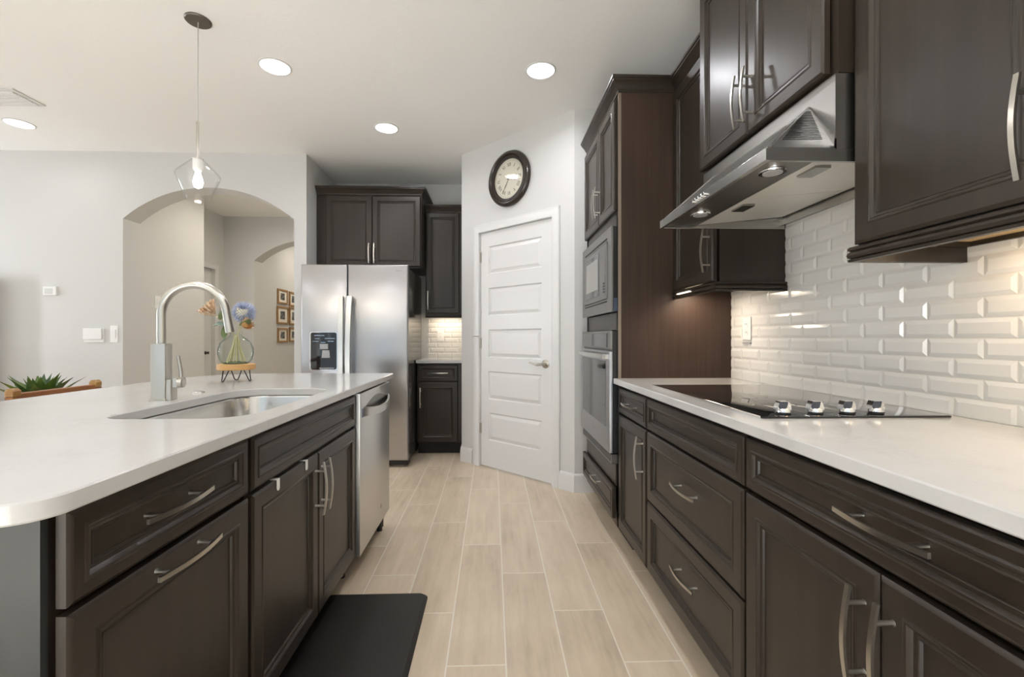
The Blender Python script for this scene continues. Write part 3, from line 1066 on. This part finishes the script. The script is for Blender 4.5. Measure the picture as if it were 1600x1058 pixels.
def hand(name, ang, ln, w, y):
    mb = MB()
    pts = [(-w * .4, -.022), (-w * .5, 0), (-w, ln * .62), (0, ln), (w, ln * .62), (w * .5, 0), (w * .4, -.022)]
    ca, sa = math.cos(ang), math.sin(ang)
    q = [(u * ca + v * sa, -u * sa + v * ca) for u, v in pts]
    mb.loft([[(u, y, v) for u, v in q], [(u, y - .0015, v) for u, v in q]])
    return mb.build(name, M['dark'], t)


hand('hour_hand', R(105), .085, .0065, -.017)
hand('minute_hand', R(212), .112, .0035, -.0195)
MB().lathe([(.007, -.014), (.007, -.0225), (.004, -.0235)], (0, 0, 0), 16, 'y').build('hub', M['dark'], t, smooth=30)
MB().lathe([(.164, -.0262), (.164, -.0268)], (0, 0, 0), 64, 'y').build('cover_glass', M['glass'], t, smooth=30)

# ------------------------------------------------------------------ island
IXC = -.652
t = base_cab('island_drawer_cabinet', 'dark island cabinet with drawer over pull out door at the near end', 'cabinet', (IXC, .700, 0), LT, .517, .60, 'cabinets under the island counter')
front(t, 'drawer_front', .002, .507, .724, .868, ('h', .229, .800), fw=.036)
front(t, 'pull_out_front', .002, .507, .116, .712, ('h', .240, .690))
MB().box(-.012, 0, .009, .62, .0, .882).build('end_panel', wood('sky_tinted_end_panel', (.020, .023, .024), (.042, .047, .049), vec=(8, 8, 3), rough=.36), t)  # espresso panel, cool tint in its colour stands for reflected daylight
t = base_cab('island_sink_cabinet', 'dark island sink cabinet with false front over two doors', 'cabinet', (IXC, 1.219, 0), LT, .916, .60, 'cabinets under the island counter', top=.66)
MB().box(0, .916, 0, .02, .66, .882).box(0, .916, .58, .60, .66, .882).build('face_rail', M['espresso'], t)
front(t, 'false_front', .006, .908, .724, .862, None, fw=.036)
sd = front(t, 'door', .006, .4585, .118, .712, ('v', .4585 - .028, .590))
front(t, 'door', .4615, .908, .118, .712, ('v', .4615 + .028, .590))
t2 = thing('over_door_hook', 'white over door hook nearer the island end', 'hook', (IXC, 1.219 + .142, .712), LT, 'hooks on the sink cabinet door')
hk = MB()
hk.box(-.008, .008, -.0235, -.0215, -.024, .0025).box(-.008, .008, -.0215, -.001, .0005, .0025)
hk.lathe([(.008, -.0235), (.008, -.0215)], (0, 0, -.024), 16, 'y')
hk = hk.build('strap', M['white_plastic'], t2, smooth=30)
t3 = thing('over_door_hook', 'white over door hook nearer the door handles', 'hook', (IXC, 1.219 + .347, .712), LT, 'hooks on the sink cabinet door')
c_ = hk.copy()
COL.objects.link(c_)
c_.parent = t3

# knee wall of the island behind the cabinets
o = MB().box(-1.37, -1.262, .70, 2.75, 0, .882).build('island_back_panel', M['espresso'])
tag(o, 'dark panel closing the seating side of the island', 'panel')
o = MB().box(-1.262, -.652, 2.742, 2.752, 0, .882).build('island_end_panel', M['espresso'])
tag(o, 'dark panel closing the far end of the island past the dishwasher', 'panel')

# dishwasher
t = thing('dishwasher', 'stainless dishwasher at the far end of the island', 'dishwasher', (IXC + .004, 2.140, 0), LT)
W = .598
MB().box(.004, W - .004, .0, .56, .10, .872).build('tub', M['black_plastic'], t)
d = MB()
loops = []
for y, i in ((0, 0), (-.028, 0), (-.032, .001), (-.034, .005)):
    loops.append([(i, y, .108 + i), (W - i, y, .108 + i), (W - i, y, .868 - i), (i, y, .868 - i)])
d = d.loft(loops).build('door', M['steel_h'], t, smooth=30)
hd = MB()
n = 20
top, bot = [], []
rows = []
for k in range(n + 1):
    s = k / n
    x = .035 + (W - .07) * s
    bow = math.sin(PI * s)
    y = -.036 - .040 * bow ** .7
    z0 = .755 - .012 * bow
    z1 = .800 - .022 * bow
    rows.append([(x, y, z0), (x, y - .002, z1), (x, y + .008, z1 + .002), (x, y + .008, z0)])
hd.loft(rows)
hd.build('handle', M['steel_h'], d, smooth=40)
pk = MB()
q = []
for k in range(n + 1):
    s = k / n
    q.append((.06 + (W - .12) * s, .790 + .040 * math.sin(PI * s)))
pk.loft([[(x, -.0345, .775) for x, z in q], [(x, -.0345, z) for x, z in q], [(x, -.0365 + .0015, z) for x, z in q]], closed=False, cap0=False, cap1=False)
pk.build('handle_pocket', M['steel_dark'], d)
MB().box(.028, .040, -.0365, -.034, .752, .795).build('latch_sticker', simple('blue_sticker', (.10, .13, .25), .35), d)
MB().lathe([(.012, -.034), (.012, -.0348)], (W * .66, 0, .20), 20, 'y').build('badge', M['grey_plastic'], d, smooth=30)
MB().box(0, W, .05, .07, .015, .105).build('toe_panel', M['black_plastic'], t)
for x, y in ((.03, .062), (W - .05, .012)):
    MB().lathe([(.016, 0), (.016, .10)], (x, y, 0), 14).build('foot', M['black_plastic'], t, smooth=30)

# island countertop with the sink cut-out
def plate_with_hole(outer, inner, z0, z1, e=.003):
    """outer/inner: functions (inset, z) -> loop.  inset grows the hole for the inner loop"""
    bm = bmesh.new()

    def ring(loop):
        vs = [bm.verts.new(p) for p in loop]
        es = [bm.edges.new((vs[i], vs[(i + 1) % len(vs)])) for i in range(len(vs))]
        return vs, es
    o = [ring(outer(e, z1)), ring(outer(0, z1 - e)), ring(outer(0, z0 + e)), ring(outer(e, z0))]
    i = [ring(inner(e, z1)), ring(inner(0, z1 - e)), ring(inner(0, z0 + e)), ring(inner(e, z0))]
    for s in (o, i):
        for (va, _), (vb, _) in zip(s[:-1], s[1:]):
            n = len(va)
            for k in range(n):
                bm.faces.new((va[k], va[(k + 1) % n], vb[(k + 1) % n], vb[k]))
    bmesh.ops.triangle_fill(bm, use_beauty=True, use_dissolve=False, edges=o[0][1] + i[0][1])
    bmesh.ops.triangle_fill(bm, use_beauty=True, use_dissolve=False, edges=o[3][1] + i[3][1])
    bmesh.ops.recalc_face_normals(bm, faces=bm.faces)
    return bm


SX0, SX1, SY0, SY1, SR = -1.056, -.672, 1.240, 1.962, .11
bm = plate_with_hole(lambda d, z: rrect(-1.672 + d, -.594 - d, .602 + d, 2.792 - d, (.02, .065 - d, .03 - d, .36 - d), z, 12),
                     lambda d, z: rrect(SX0 - d, SX1 + d, SY0 - d, SY1 + d, (.075 + d, SR + d, SR + d, SR + d), z, 12), .884, .914)
me = bpy.data.meshes.new('island_countertop')
bm.to_mesh(me)
bm.free()
me.materials.append(M['quartz'])
me.shade_smooth()
me.set_sharp_from_angle(angle=R(30))
o = bpy.data.objects.new('island_countertop', me)
COL.objects.link(o)
tag(o, 'large white quartz island countertop with undermount sink', 'countertop')

sk = MB()
L = lambda d, z: rrect(SX0 + d, SX1 - d, SY0 + d, SY1 - d, (max(.02, .075 - d), max(.02, SR - d), max(.02, SR - d), max(.02, SR - d)), z, 12)
sk.loft([L(-.018, .8825), L(.002, .8825), L(.004, .875), L(.008, .72), L(.018, .70), L(.05, .692), L(.13, .689)], cap0=False)
o = sk.build('sink', M['sink_steel'], None, smooth=40, solid=.0015)
tag(o, 'stainless undermount sink set in the island counter', 'sink')
c_ = MB().lathe([(.045, .6895), (.045, .692), (.038, .6925), (.034, .690), (.012, .689)], ((SX0 + SX1) / 2, (SY0 + SY1) / 2, 0), 28).build('drain', M['chrome'], o, smooth=30)

# faucet
t = thing('faucet', 'brushed nickel gooseneck kitchen faucet on the island', 'faucet', (-1.141, 1.610, .914), R(8))
mb = MB()
mb.loft([rrect(-.028, .028, -.028, .028, .004, 0, 3), rrect(-.028, .028, -.028, .028, .004, .004, 3), rrect(-.023, .023, -.023, .023, .003, .006, 3), rrect(-.023, .023, -.023, .023, .003, .194, 3), rrect(-.021, .021, -.021, .021, .003, .196, 3)])
mb.build('body', M['nickel'], t, smooth=35)
zs, rad = .297, .103
pts = [(0, 0, .19), (0, 0, .25), (0, 0, zs)]
for k in range(1, 25):
    a = PI - (PI * .970) * k / 24
    pts.append((rad + rad * math.cos(a), 0, zs + rad * math.sin(a)))
p = Vector(pts[-1])
dirv = (Vector(pts[-1]) - Vector(pts[-2])).normalized()
pts += [tuple(p + dirv * .02), tuple(p + dirv * .04)]
MB().tube(pts, .0140, 20).build('spout', M['nickel'], t, smooth=40)
p2 = p + dirv * .040
MB().tube([p2, p2 + dirv * .004, p2 + dirv * .034], [.0140, .0147, .0145], 20).build('spray_head', M['nickel'], t, smooth=40)
lv = MB()
lv.loft([rrect(.0225, .040, -.021, .021, .003, .0005, 3), rrect(.0225, .040, -.021, .021, .003, .072, 3)])
lv.box(.040, .054, -.015, .015, .045, .076)
lv.lathe([(.0185, .054), (.0185, .068), (.016, .070)], (0, 0, .060), 24, 'x')
lv.tube([(.061, 0, .074), (.060, 0, .10), (.053, -.003, .152)], [.0060, .0056, .0050], 10)
lv.build('lever', M['nickel'], t, smooth=35)
o = MB().lathe([(.021, 0), (.021, .003), (.019, .005), (.009, .005), (.009, .008), (.007, .0085)], (-1.142, 1.812, .914), 28).build('disposal_button', M['chrome'], smooth=30)
tag(o, 'small chrome disposal button beside the faucet', 'button')

# plant stand, vase and flowers
SC = (-1.262, 2.290)
t = thing('display_riser', 'round honey wood riser on black hairpin legs on the island', 'stand', (SC[0], SC[1], .914))
MB().lathe([(.081, .058), (.084, .061), (.084, .083), (.081, .086)], (0, 0, 0), 48).build('top', M['honey_wood'], t, smooth=30)
for k in range(3):
    a = R(-121 + 120 * k)
    ca, sa = math.cos(a), math.sin(a)
    ax = lambda r, s, z: (r * ca - s * sa, r * sa + s * ca, z)
    pts = [ax(.050, -.024, .058), ax(.064, -.010, .012), ax(.067, -.006, .0035), ax(.0675, 0, .0028), ax(.067, .006, .0035), ax(.064, .010, .012), ax(.050, .024, .058)]
    MB().tube(pts, .0026, 8).build('leg', M['black_metal'], t, smooth=40)
VZ = .914 + .0862
t = thing('vase', 'round green tinted glass vase on the wooden riser', 'vase', (SC[0] - .003, SC[1], VZ))
prof = [(.050, 0), (.058, .003), (.070, .020), (.0775, .048), (.077, .075), (.068, .102), (.050, .122), (.032, .134), (.025, .140), (.024, .148), (.028, .153)]
MB().lathe(prof, (0, 0, 0), 48, cap0=True, cap1=False).build('bowl', M['vase_glass'], t, smooth=50)
MB().lathe([(.048, .003), (.054, .006), (.044, .010), (.02, .013)], (0, 0, 0), 32).build('thick_base', thin_glass('thick_glass_base', (.80, .88, .82), (.25, .38, .32)), t, smooth=50)


def stem(mb, pts, r=.0022):
    mb.tube(pts, r, 8)


def petal(mb, base, dirv, ln, w, curl=.3, n=5):
    dirv = Vector(dirv).normalized()
    side = dirv.cross(Vector((0, 0, 1)))
    if side.length < .1:
        side = Vector((1, 0, 0))
    side.normalize()
    up = side.cross(dirv).normalized()
    base = Vector(base)
    lo = []
    for k in range(n + 1):
        s = k / n
        ww = w * (math.sin(PI * (s * .86 + .07)) ** .8)
        c = base + dirv * (ln * s) + up * (curl * ln * s * s)
        th = .0007
        lo.append([c - side * ww, c + up * (-ww * .35 + th), c + side * ww, c + up * (-ww * .35 - th)])
    mb.loft(lo)


def flower(name, label, cat, head, petal_m, count, ln, w, spread, axis, base_pt, leaves=(), core=None, extra=0):
    t = thing(name, label, cat, (SC[0], SC[1], VZ + .004))
    h = Vector(head)
    a = Vector(axis).normalized()
    s_ = MB()
    b0 = Vector(base_pt)
    mid = Vector((b0.x * -.05 + h.x * .10, h.y * .1, .14))
    stem(s_, [b0, b0.lerp(mid, .5) + Vector((0, 0, .004)), mid, mid.lerp(h, .5) + Vector((0, 0, .012)), h], .0024)
    for q in range(extra):
        an = 2.4 * q
        foot = Vector((.040 * math.cos(an), .034 * math.sin(an), .008))
        stem(s_, [foot, foot * .55 + Vector((0, 0, .06)), Vector((.006 * math.cos(an), .006 * math.sin(an), .138))], .0024)
    s_.build('stem', M['stem'], t, smooth=50)
    pm = MB()
    u = a.cross(Vector((0, 0, 1)) if abs(a.z) < .9 else Vector((1, 0, 0))).normalized()
    v = a.cross(u).normalized()
    for ring_ in range(3):
        nn = count - ring_ * 2
        for k in range(nn):
            an = 2 * PI * (k + ring_ * .37) / nn
            sp = spread * (1 - ring_ * .28)
            d = a + (u * math.cos(an) + v * math.sin(an)) * sp
            petal(pm, h, d, ln * (1 - ring_ * .10), w, .28)
    pm.build('petals', petal_m, t, smooth=50)
    if core:
        MB().lathe([(.001, -.008), (.010, -.004), (.012, .004), (.006, .012), (.001, .014)], tuple(h + a * .012), 14).build('core', core, t, smooth=50)
    lm = {}
    for (p, d, l, ww, mm) in leaves:
        lm.setdefault(mm, MB())
        petal(lm[mm], p, d, l, ww, .15)
    for mm, mb in lm.items():
        mb.build('leaf', M[mm], t, smooth=50)
    return t


flower('protea_flower', 'peach striped flower leaning left out of the vase', 'flower', (-.098, -.01, .238), M['peach'], 13, .074, .015, .80, (-.55, -.35, .45), (.03, 0, .004),
       [((-.075, -.01, .215), (.5, -.3, .45), .075, .020, 'leaf'), ((-.072, -.01, .205), (.35, -.5, -.25), .085, .022, 'blue_leaf'), ((-.062, 0, .205), (-.3, -.5, -.35), .06, .020, 'blue_leaf'), ((-.052, -.01, .185), (.15, -.3, -.75), .075, .014, 'leaf')], M['cream'])
flower('cream_flower', 'cream flower low in the middle of the vase', 'flower', (.034, -.015, .212), M['cream'], 10, .066, .019, .60, (.25, -.3, .75), (-.03, .01, .004),
       [((.03, -.02, .185), (.8, -.4, .25), .075, .022, 'leaf')], M['cream'], 13)
flower('orange_flower', 'small orange flower leaning right out of the vase', 'flower', (.046, -.02, .180), M['orange'], 11, .052, .012, .75, (.75, -.3, .1), (-.045, -.01, .004),
       [((.05, -.02, .180), (.6, -.4, .3), .055, .016, 'leaf')], M['peach'])
t = thing('thistle_flower', 'blue globe thistle standing right in the vase', 'flower', (SC[0], SC[1], VZ + .004))
s_ = MB()
hp = Vector((.042, -.01, .250))
stem(s_, [(-.01, .02, .004), (0, .01, .07), (.006, 0, .14), (.03, -.005, .19), hp], .0024)
s_.build('stem', M['stem'], t, smooth=50)
gl = MB()
N = 240
for k in range(N):
    zc = 1 - 2 * (k + .5) / N
    rr = math.sqrt(1 - zc * zc)
    an = k * 2.399963
    d = Vector((rr * math.cos(an), rr * math.sin(an), zc))
    ln = .052 + .008 * random.random()
    u = d.orthogonal().normalized()
    v = d.cross(u)
    loops = []
    for f_, w_ in ((.25, .0016), (.8, .0030), (1.0, .0006)):
        c = hp + d * ln * f_
        loops.append([c + u * w_, c + v * w_, c - u * w_, c - v * w_])
    gl.loft(loops)
gl.build('globe', M['thistle'], t)
MB().lathe([(.001, -.020), (.014, -.014), (.020, 0), (.014, .014), (.001, .020)], tuple(hp), 16).build('core', simple('thistle_core', (.06, .09, .22), .6), t, smooth=60)

# ------------------------------------------------------------------ mat
t = MB()
t.loft([rrect(-.722, -.280, .95, 2.008, .030, .001), rrect(-.722, -.280, .95, 2.008, .030, .004), rrect(-.707, -.295, .965, 1.993, .022, .017), rrect(-.692, -.310, .98, 1.978, .018, .019)])
o = t.build('floor_mat', M['mat'], smooth=25)
tag(o, 'black cushioned kitchen mat on the floor by the sink', 'mat')

# ------------------------------------------------------------------ ceiling fixtures
CANS = [(-1.337, 2.850, 'recessed ceiling light just right of the pendant lamp', 'recessed_light'),
        (.303, 2.835, 'recessed ceiling light nearest the oven tower', 'recessed_light'),
        (-.842, 3.656, 'recessed ceiling light nearest the refrigerator', 'recessed_light'),
        (-3.688, 3.675, 'recessed ceiling light at far left beside the air vent', 'recessed_light')]
can_parts = None
for x, y, lab, nm_ in CANS:
    t = thing(nm_, lab, 'ceiling light', (x, y, CEIL), 0, 'recessed ceiling lights')
    if can_parts is None:
        a_ = MB().lathe([(.082, .0), (.085, -.006), (.095, -.004), (.096, 0)], (0, 0, 0), 48, cap0=False, cap1=False).build('trim_ring', M['white_trim'], t, smooth=50)
        b_ = MB().lathe([(.0835, -.0005), (.070, -.004), (.001, -.006)], (0, 0, 0), 40).build('lens', M['can_lens'], t, smooth=50)
        can_parts = [a_, b_]
    else:
        for p_ in can_parts:
            c_ = p_.copy()
            COL.objects.link(c_)
            c_.parent = t
    light('recessed_or_fill_lamp', 'AREA', (x, y, CEIL - .008), 1.2 if x < -3 else (4.5 if y > 3.5 else 7.0), CANW, (0, 0, 0), .11).data.spread = R(165)

t = thing('air_vent', 'white ceiling air vent at far left', 'vent', (-3.55, 3.27, CEIL))
MB().box(-.34, .34, -.115, .115, -.008, 0).build('frame', M['white_trim'], t, bevel=.003)
for k in range(9):
    MB().prism([(-.088 + k * .021, -.009), (-.078 + k * .021, -.009), (-.070 + k * .021, -.016), (-.080 + k * .021, -.016)], 'x', -.31, .31).build('slat', M['white_trim'], t)

t = thing('pendant_lamp', 'clear glass pendant lamp hanging over the island', 'pendant lamp', (-1.547, 2.447, CEIL))
MB().lathe([(.062, 0), (.062, -.006), (.058, -.010), (.008, -.012)], (0, 0, 0), 40).build('canopy', steel('dark_brushed_canopy', (.20, .185, .165), .4, (60, 60, 60)), t, smooth=30)
MB().lathe([(.0022, -.010), (.0022, -.54)], (0, 0, 0), 10).build('cord', simple('clear_cord', (.38, .37, .35), .4), t, smooth=30)
MB().lathe([(.0075, -.535), (.0085, -.537), (.0085, -.728), (.026, -.730), (.026, -.735)], (0, 0, 0), 20).build('stem', M['nickel'], t, smooth=30)
MB().lathe([(.024, -.735), (.024, -.785), (.018, -.793)], (0, 0, 0), 24).build('socket', M['white_plastic'], t, smooth=30)
MB().lathe([(.027, -.733), (.031, -.737), (.066, -.774), (.099, -.808), (.103, -.819), (.099, -.832), (.079, -.884), (.058, -.938), (.0565, -.948)], (0, 0, 0), 56, cap0=False, cap1=False).build('shade', M['glass'], t, smooth=35)
MB().lathe([(.010, -.795), (.014, -.81), (.021, -.835), (.024, -.855), (.018, -.878), (.001, -.886)], (0, 0, 0), 24).build('bulb', M['bulb'], t, smooth=60)
light('pendant_bulb_light', 'POINT', (-1.547, 2.447, CEIL - .90), 3.0, WARM, size=.02)

# under-cabinet light
light('under_cabinet_light_corner', 'AREA', (1.03, 2.26, 1.358), 2.0, (1.0, .83, .66), (0, 0, 0), .16, .16)
light('under_cabinet_light_near', 'AREA', (1.17, .74, 1.362), 1.6, (1.0, .78, .54), (0, 0, 0), .05, .60)
light('under_cabinet_light_back', 'AREA', (-.48, 4.84, 1.358), 1.2, (1.0, .84, .66), (0, 0, 0), .28, .05)
# out of view: lamps added to light the kitchen foreground, and hall recessed lights
for x, y, e in ((-1.34, 1.0, 5), (.30, 1.0, 7), (-1.34, -.9, 7), (.3, -.9, 7), (-3.7, 1.4, 4), (-2.5, 5.3, 15), (-2.6, 7.6, 13)):
    light('recessed_or_fill_lamp', 'AREA', (x, y, CEIL - .008), e, CANW if y < 4.5 else (1, .90, .76), (0, 0, 0), .11).data.spread = R(170)

# ------------------------------------------------------------------ left wall fittings
t = thing('thermostat', 'white thermostat on the left wall by the arch', 'thermostat', (-3.935, 4.2, 1.505))
MB().box(-.058, .058, -.022, 0, 0, .080).build('body', M['white_plastic'], t, bevel=.004)
MB().box(-.040, .030, -.0228, -.022, .012, .062).build('screen', simple('grey_screen', (.62, .63, .63), .2), t)
t = thing('alarm_panel', 'white wide control panel low on the wall left of the arch', 'control panel', (-3.561, 4.2, 1.087))
MB().box(-.088, .088, -.010, 0, 0, .126).build('back_plate', M['white_plastic'], t, bevel=.002)
MB().box(-.084, .078, -.026, -.010, .026, .124).build('cover', M['white_plastic'], t, bevel=.004)
t = thing('wall_switch', 'white narrow wall switch right beside the arch', 'switch', (-3.388, 4.2, 1.087))
MB().box(-.034, .034, -.007, 0, 0, .150).build('plate', M['white_plastic'], t, bevel=.002)
MB().box(-.017, .017, -.013, -.007, .035, .115).build('rocker', M['white_plastic'], t, bevel=.002)
t = thing('hall_switch', 'white switch plate on the hall wall inside the arch', 'switch', (-3.315, 4.62, 1.420), LT)
MB().box(-.038, .038, -.007, 0, 0, .122).build('plate', M['white_plastic'], t, bevel=.002)
MB().box(-.016, .016, -.012, -.007, .028, .094).build('rocker', M['white_plastic'], t, bevel=.002)

# hall door
t = thing('door_2', 'white hall door seen through the arch', 'door', (-3.70, 5.42, 0), LT)
t['kind'] = 'structure'
mb = MB()
mb.box(.0, .78, .050, .085, .01, 2.035)
mb.build('leaf', M['white_trim'], t)
for z0, z1 in ((.2, .9), (1.0, 1.9)):
    L = lambda i, y: [(.12 + i, y, z0 + i), (.66 - i, y, z0 + i), (.66 - i, y, z1 - i), (.12 + i, y, z1 - i)]
    MB().loft([L(0, .0502), L(.006, .058), L(.03, .058), L(.05, .0495)], cap0=False).build('panel', M['white_trim'], t)
MB().lathe([(.024, .050), (.022, .044), (.010, .040), (.010, .024), (.018, .018), (.018, .010), (.008, .006)], (.66, 0, .93), 20, 'y').build('knob', M['bronze'], t, smooth=40)
cs = MB()
loops = []
for i, y in [(0, 0), (0, -.012), (.010, -.016), (.050, -.018), (.066, -.014), (.072, -.010), (.072, 0)]:
    loops.append([(-.0 - i, y, 0), (-.0 - i, y, 2.04 + i), (.78 + i, y, 2.04 + i), (.78 + i, y, 0)])
cs.loft(loops, cap0=False, cap1=False, closed=False)
cs.build('casing', M['white_trim'], t, smooth=30)

# framed photographs
FR = [(7.236, 1.655, .328, .228, 'upper framed photograph of the nearer column past the second arch'),
      (7.236, 1.340, .370, .275, 'middle framed photograph of the nearer column past the second arch'),
      (7.236, 1.053, .328, .228, 'lower framed photograph of the nearer column past the second arch'),
      (7.630, 1.640, .328, .235, 'upper framed photograph of the farther column past the second arch'),
      (7.640, 1.336, .340, .290, 'middle framed photograph of the farther column past the second arch'),
      (7.630, 1.058, .328, .235, 'lower framed photograph of the farther column past the second arch')]
for y, z, w, h, lab in FR:
    t = thing('picture_frame', lab, 'picture', (-3.289, y, z), LT, 'framed photographs on the hall wall')
    L = lambda i, yy: [(-w / 2 + i, yy, i), (w / 2 - i, yy, i), (w / 2 - i, yy, h - i), (-w / 2 + i, yy, h - i)]
    MB().loft([L(0, 0), L(0, -.020), L(.004, -.022), L(.026, -.022), L(.028, -.010)], cap0=True, cap1=False).build('frame', M['oak_frame'], t)
    o = MB().box(-w / 2 + .027, w / 2 - .027, -.010, -.008, .027, h - .027).build('mount', M['mat_board'], t)
    MB().box(-w * .21, w * .21, -.0112, -.010, h * .27, h * .73).build('photograph', M['photo'], o)

# ------------------------------------------------------------------ dining area at the left
t = thing('counter_stool', 'wooden stool back rail showing over the island edge', 'stool', (-2.18, 2.36, 0))
for y in (-.215, .215):
    MB().loft([rrect(-.020, .020, y - .02, y + .02, .006, 0, 3), rrect(-.020, .020, y - .02, y + .02, .006, .86, 3)]).build('back_post', M['chair_wood'], t, smooth=30)
    e = MB().loft([rrect(-.020, .020, y - .020, y + .020, .008, .862, 4), rrect(-.022, .022, y - .021, y + .021, .010, .870, 4), rrect(-.022, .022, y - .021, y + .021, .010, .886, 4), rrect(-.014, .014, y - .016, y + .016, .008, .897, 4)])
    e.build('finial', M['chair_end'], t, smooth=30)
MB().box(-.016, .016, -.20, .20, .838, .874).build('top_rail', M['chair_wood'], t, bevel=.006)
MB().box(-.010, .010, -.20, .20, .70, .75).build('lower_rail', M['chair_wood'], t, bevel=.004)
MB().loft([rrect(-.02, .42, -.22, .22, .03, .60, 4), rrect(-.02, .42, -.22, .22, .03, .64, 4)]).build('seat', M['chair_wood'], t, bevel=.006)
for y in (-.19, .19):
    MB().loft([rrect(.37, .405, y - .018, y + .018, .005, 0, 3), rrect(.37, .405, y - .018, y + .018, .005, .60, 3)]).build('leg', M['chair_wood'], t, smooth=30)

t = thing('dining_table', 'low wooden table carrying the agave at the left behind the island', 'table', (-2.85, 2.62, 0))
MB().box(-.52, .46, -.26, .22, .605, .640).build('table_top', M['chair_wood'], t, bevel=.005)
MB().box(-.46, .40, -.21, .17, .53, .605).build('apron', M['chair_wood'], t)
for x in (-.47, .36):
    for y in (-.22, .13):
        MB().box(x, x + .05, y, y + .05, 0, .55).build('leg', M['chair_wood'], t, bevel=.004)
t = thing('dining_chair', 'reddish wooden chair back at the far left behind the agave', 'chair', (-3.78, 3.32, 0))
for x in (-.21, .21):
    MB().loft([rrect(x - .018, x + .018, -.018, .018, .005, 0, 3), rrect(x - .018, x + .018, -.018, .018, .005, .79, 3)]).build('back_post', M['chair_wood'], t, smooth=30)
    MB().loft([rrect(x - .018, x + .018, .36, .396, .005, 0, 3), rrect(x - .018, x + .018, .36, .396, .005, .45, 3)]).build('leg', M['chair_wood'], t, smooth=30)
MB().box(-.24, .24, -.016, .016, .775, .815).build('top_rail', M['chair_wood'], t, bevel=.006)
MB().box(-.19, .19, -.010, .010, .60, .66).build('lower_rail', M['chair_wood'], t, bevel=.004)
MB().loft([rrect(-.22, .22, .0, .40, .03, .43, 4), rrect(-.22, .22, .0, .40, .03, .465, 4)]).build('seat', M['chair_wood'], t, bevel=.006)


def agave(name, label, loc, rad, hgt, n, seed):
    rnd = random.Random(seed)
    t = thing(name, label, 'plant', loc)
    MB().lathe([(.07, 0), (.085, .01), (.10, .05), (.105, .06), (.095, .06), (.09, .045), (.001, .045)], (0, 0, 0), 32).build('pot', M['terracotta'], t, smooth=35)
    for k in range(n):
        ring_ = k % 3
        an = 2.399963 * k + rnd.uniform(-.2, .2)
        out = rad * (1.0, .62, .28)[ring_] * rnd.uniform(.9, 1.08)
        up = hgt * (.90, 1.0, .98)[ring_] * rnd.uniform(.93, 1.07)
        w = rad * .27 * rnd.uniform(.85, 1.1)
        d = Vector((math.cos(an), math.sin(an), 0))
        s = Vector((-d.y, d.x, 0))
        lo = []
        for j in range(9):
            f_ = j / 8
            c = Vector((0, 0, .045)) + d * (.015 + out * (.35 * f_ + .65 * f_ ** 1.8)) + Vector((0, 0, up * (f_ ** .92)))
            ww = w * (math.sin(PI * min(1, (f_ * .82 + .18))) ** .75) * (1 - f_ ** 5) + .0006
            nrm = (Vector((0, 0, 1)) * out - d * up).normalized()
            lo.append([c - s * ww + nrm * ww * .35, c - nrm * .004 * (1 - f_), c + s * ww + nrm * ww * .35, c + nrm * .004 * (1 - f_)])
        MB().loft(lo).build('leaf', M['agave'], t, smooth=50)
    return t


agave('agave_plant', 'dark green agave with pointed leaves beyond the island', (-2.56, 2.66, .640), .175, .232, 24, 11)

hb = thing('shadow_blocker', 'dark walnut cabinet shape added at the far left edge to cast the wall shadow', 'cabinet', (-4.383, 4.195, 0))  # added light blocker, depth and height set by the shadow it throws
MB().box(-.60, .0, -.125, 0, 0, 1.655).build('case', M['shadow_blocker'], hb, bevel=.004)
MB().box(-.59, -.01, -.140, -.125, .08, 1.62).build('door', M['shadow_blocker'], hb, bevel=.004)
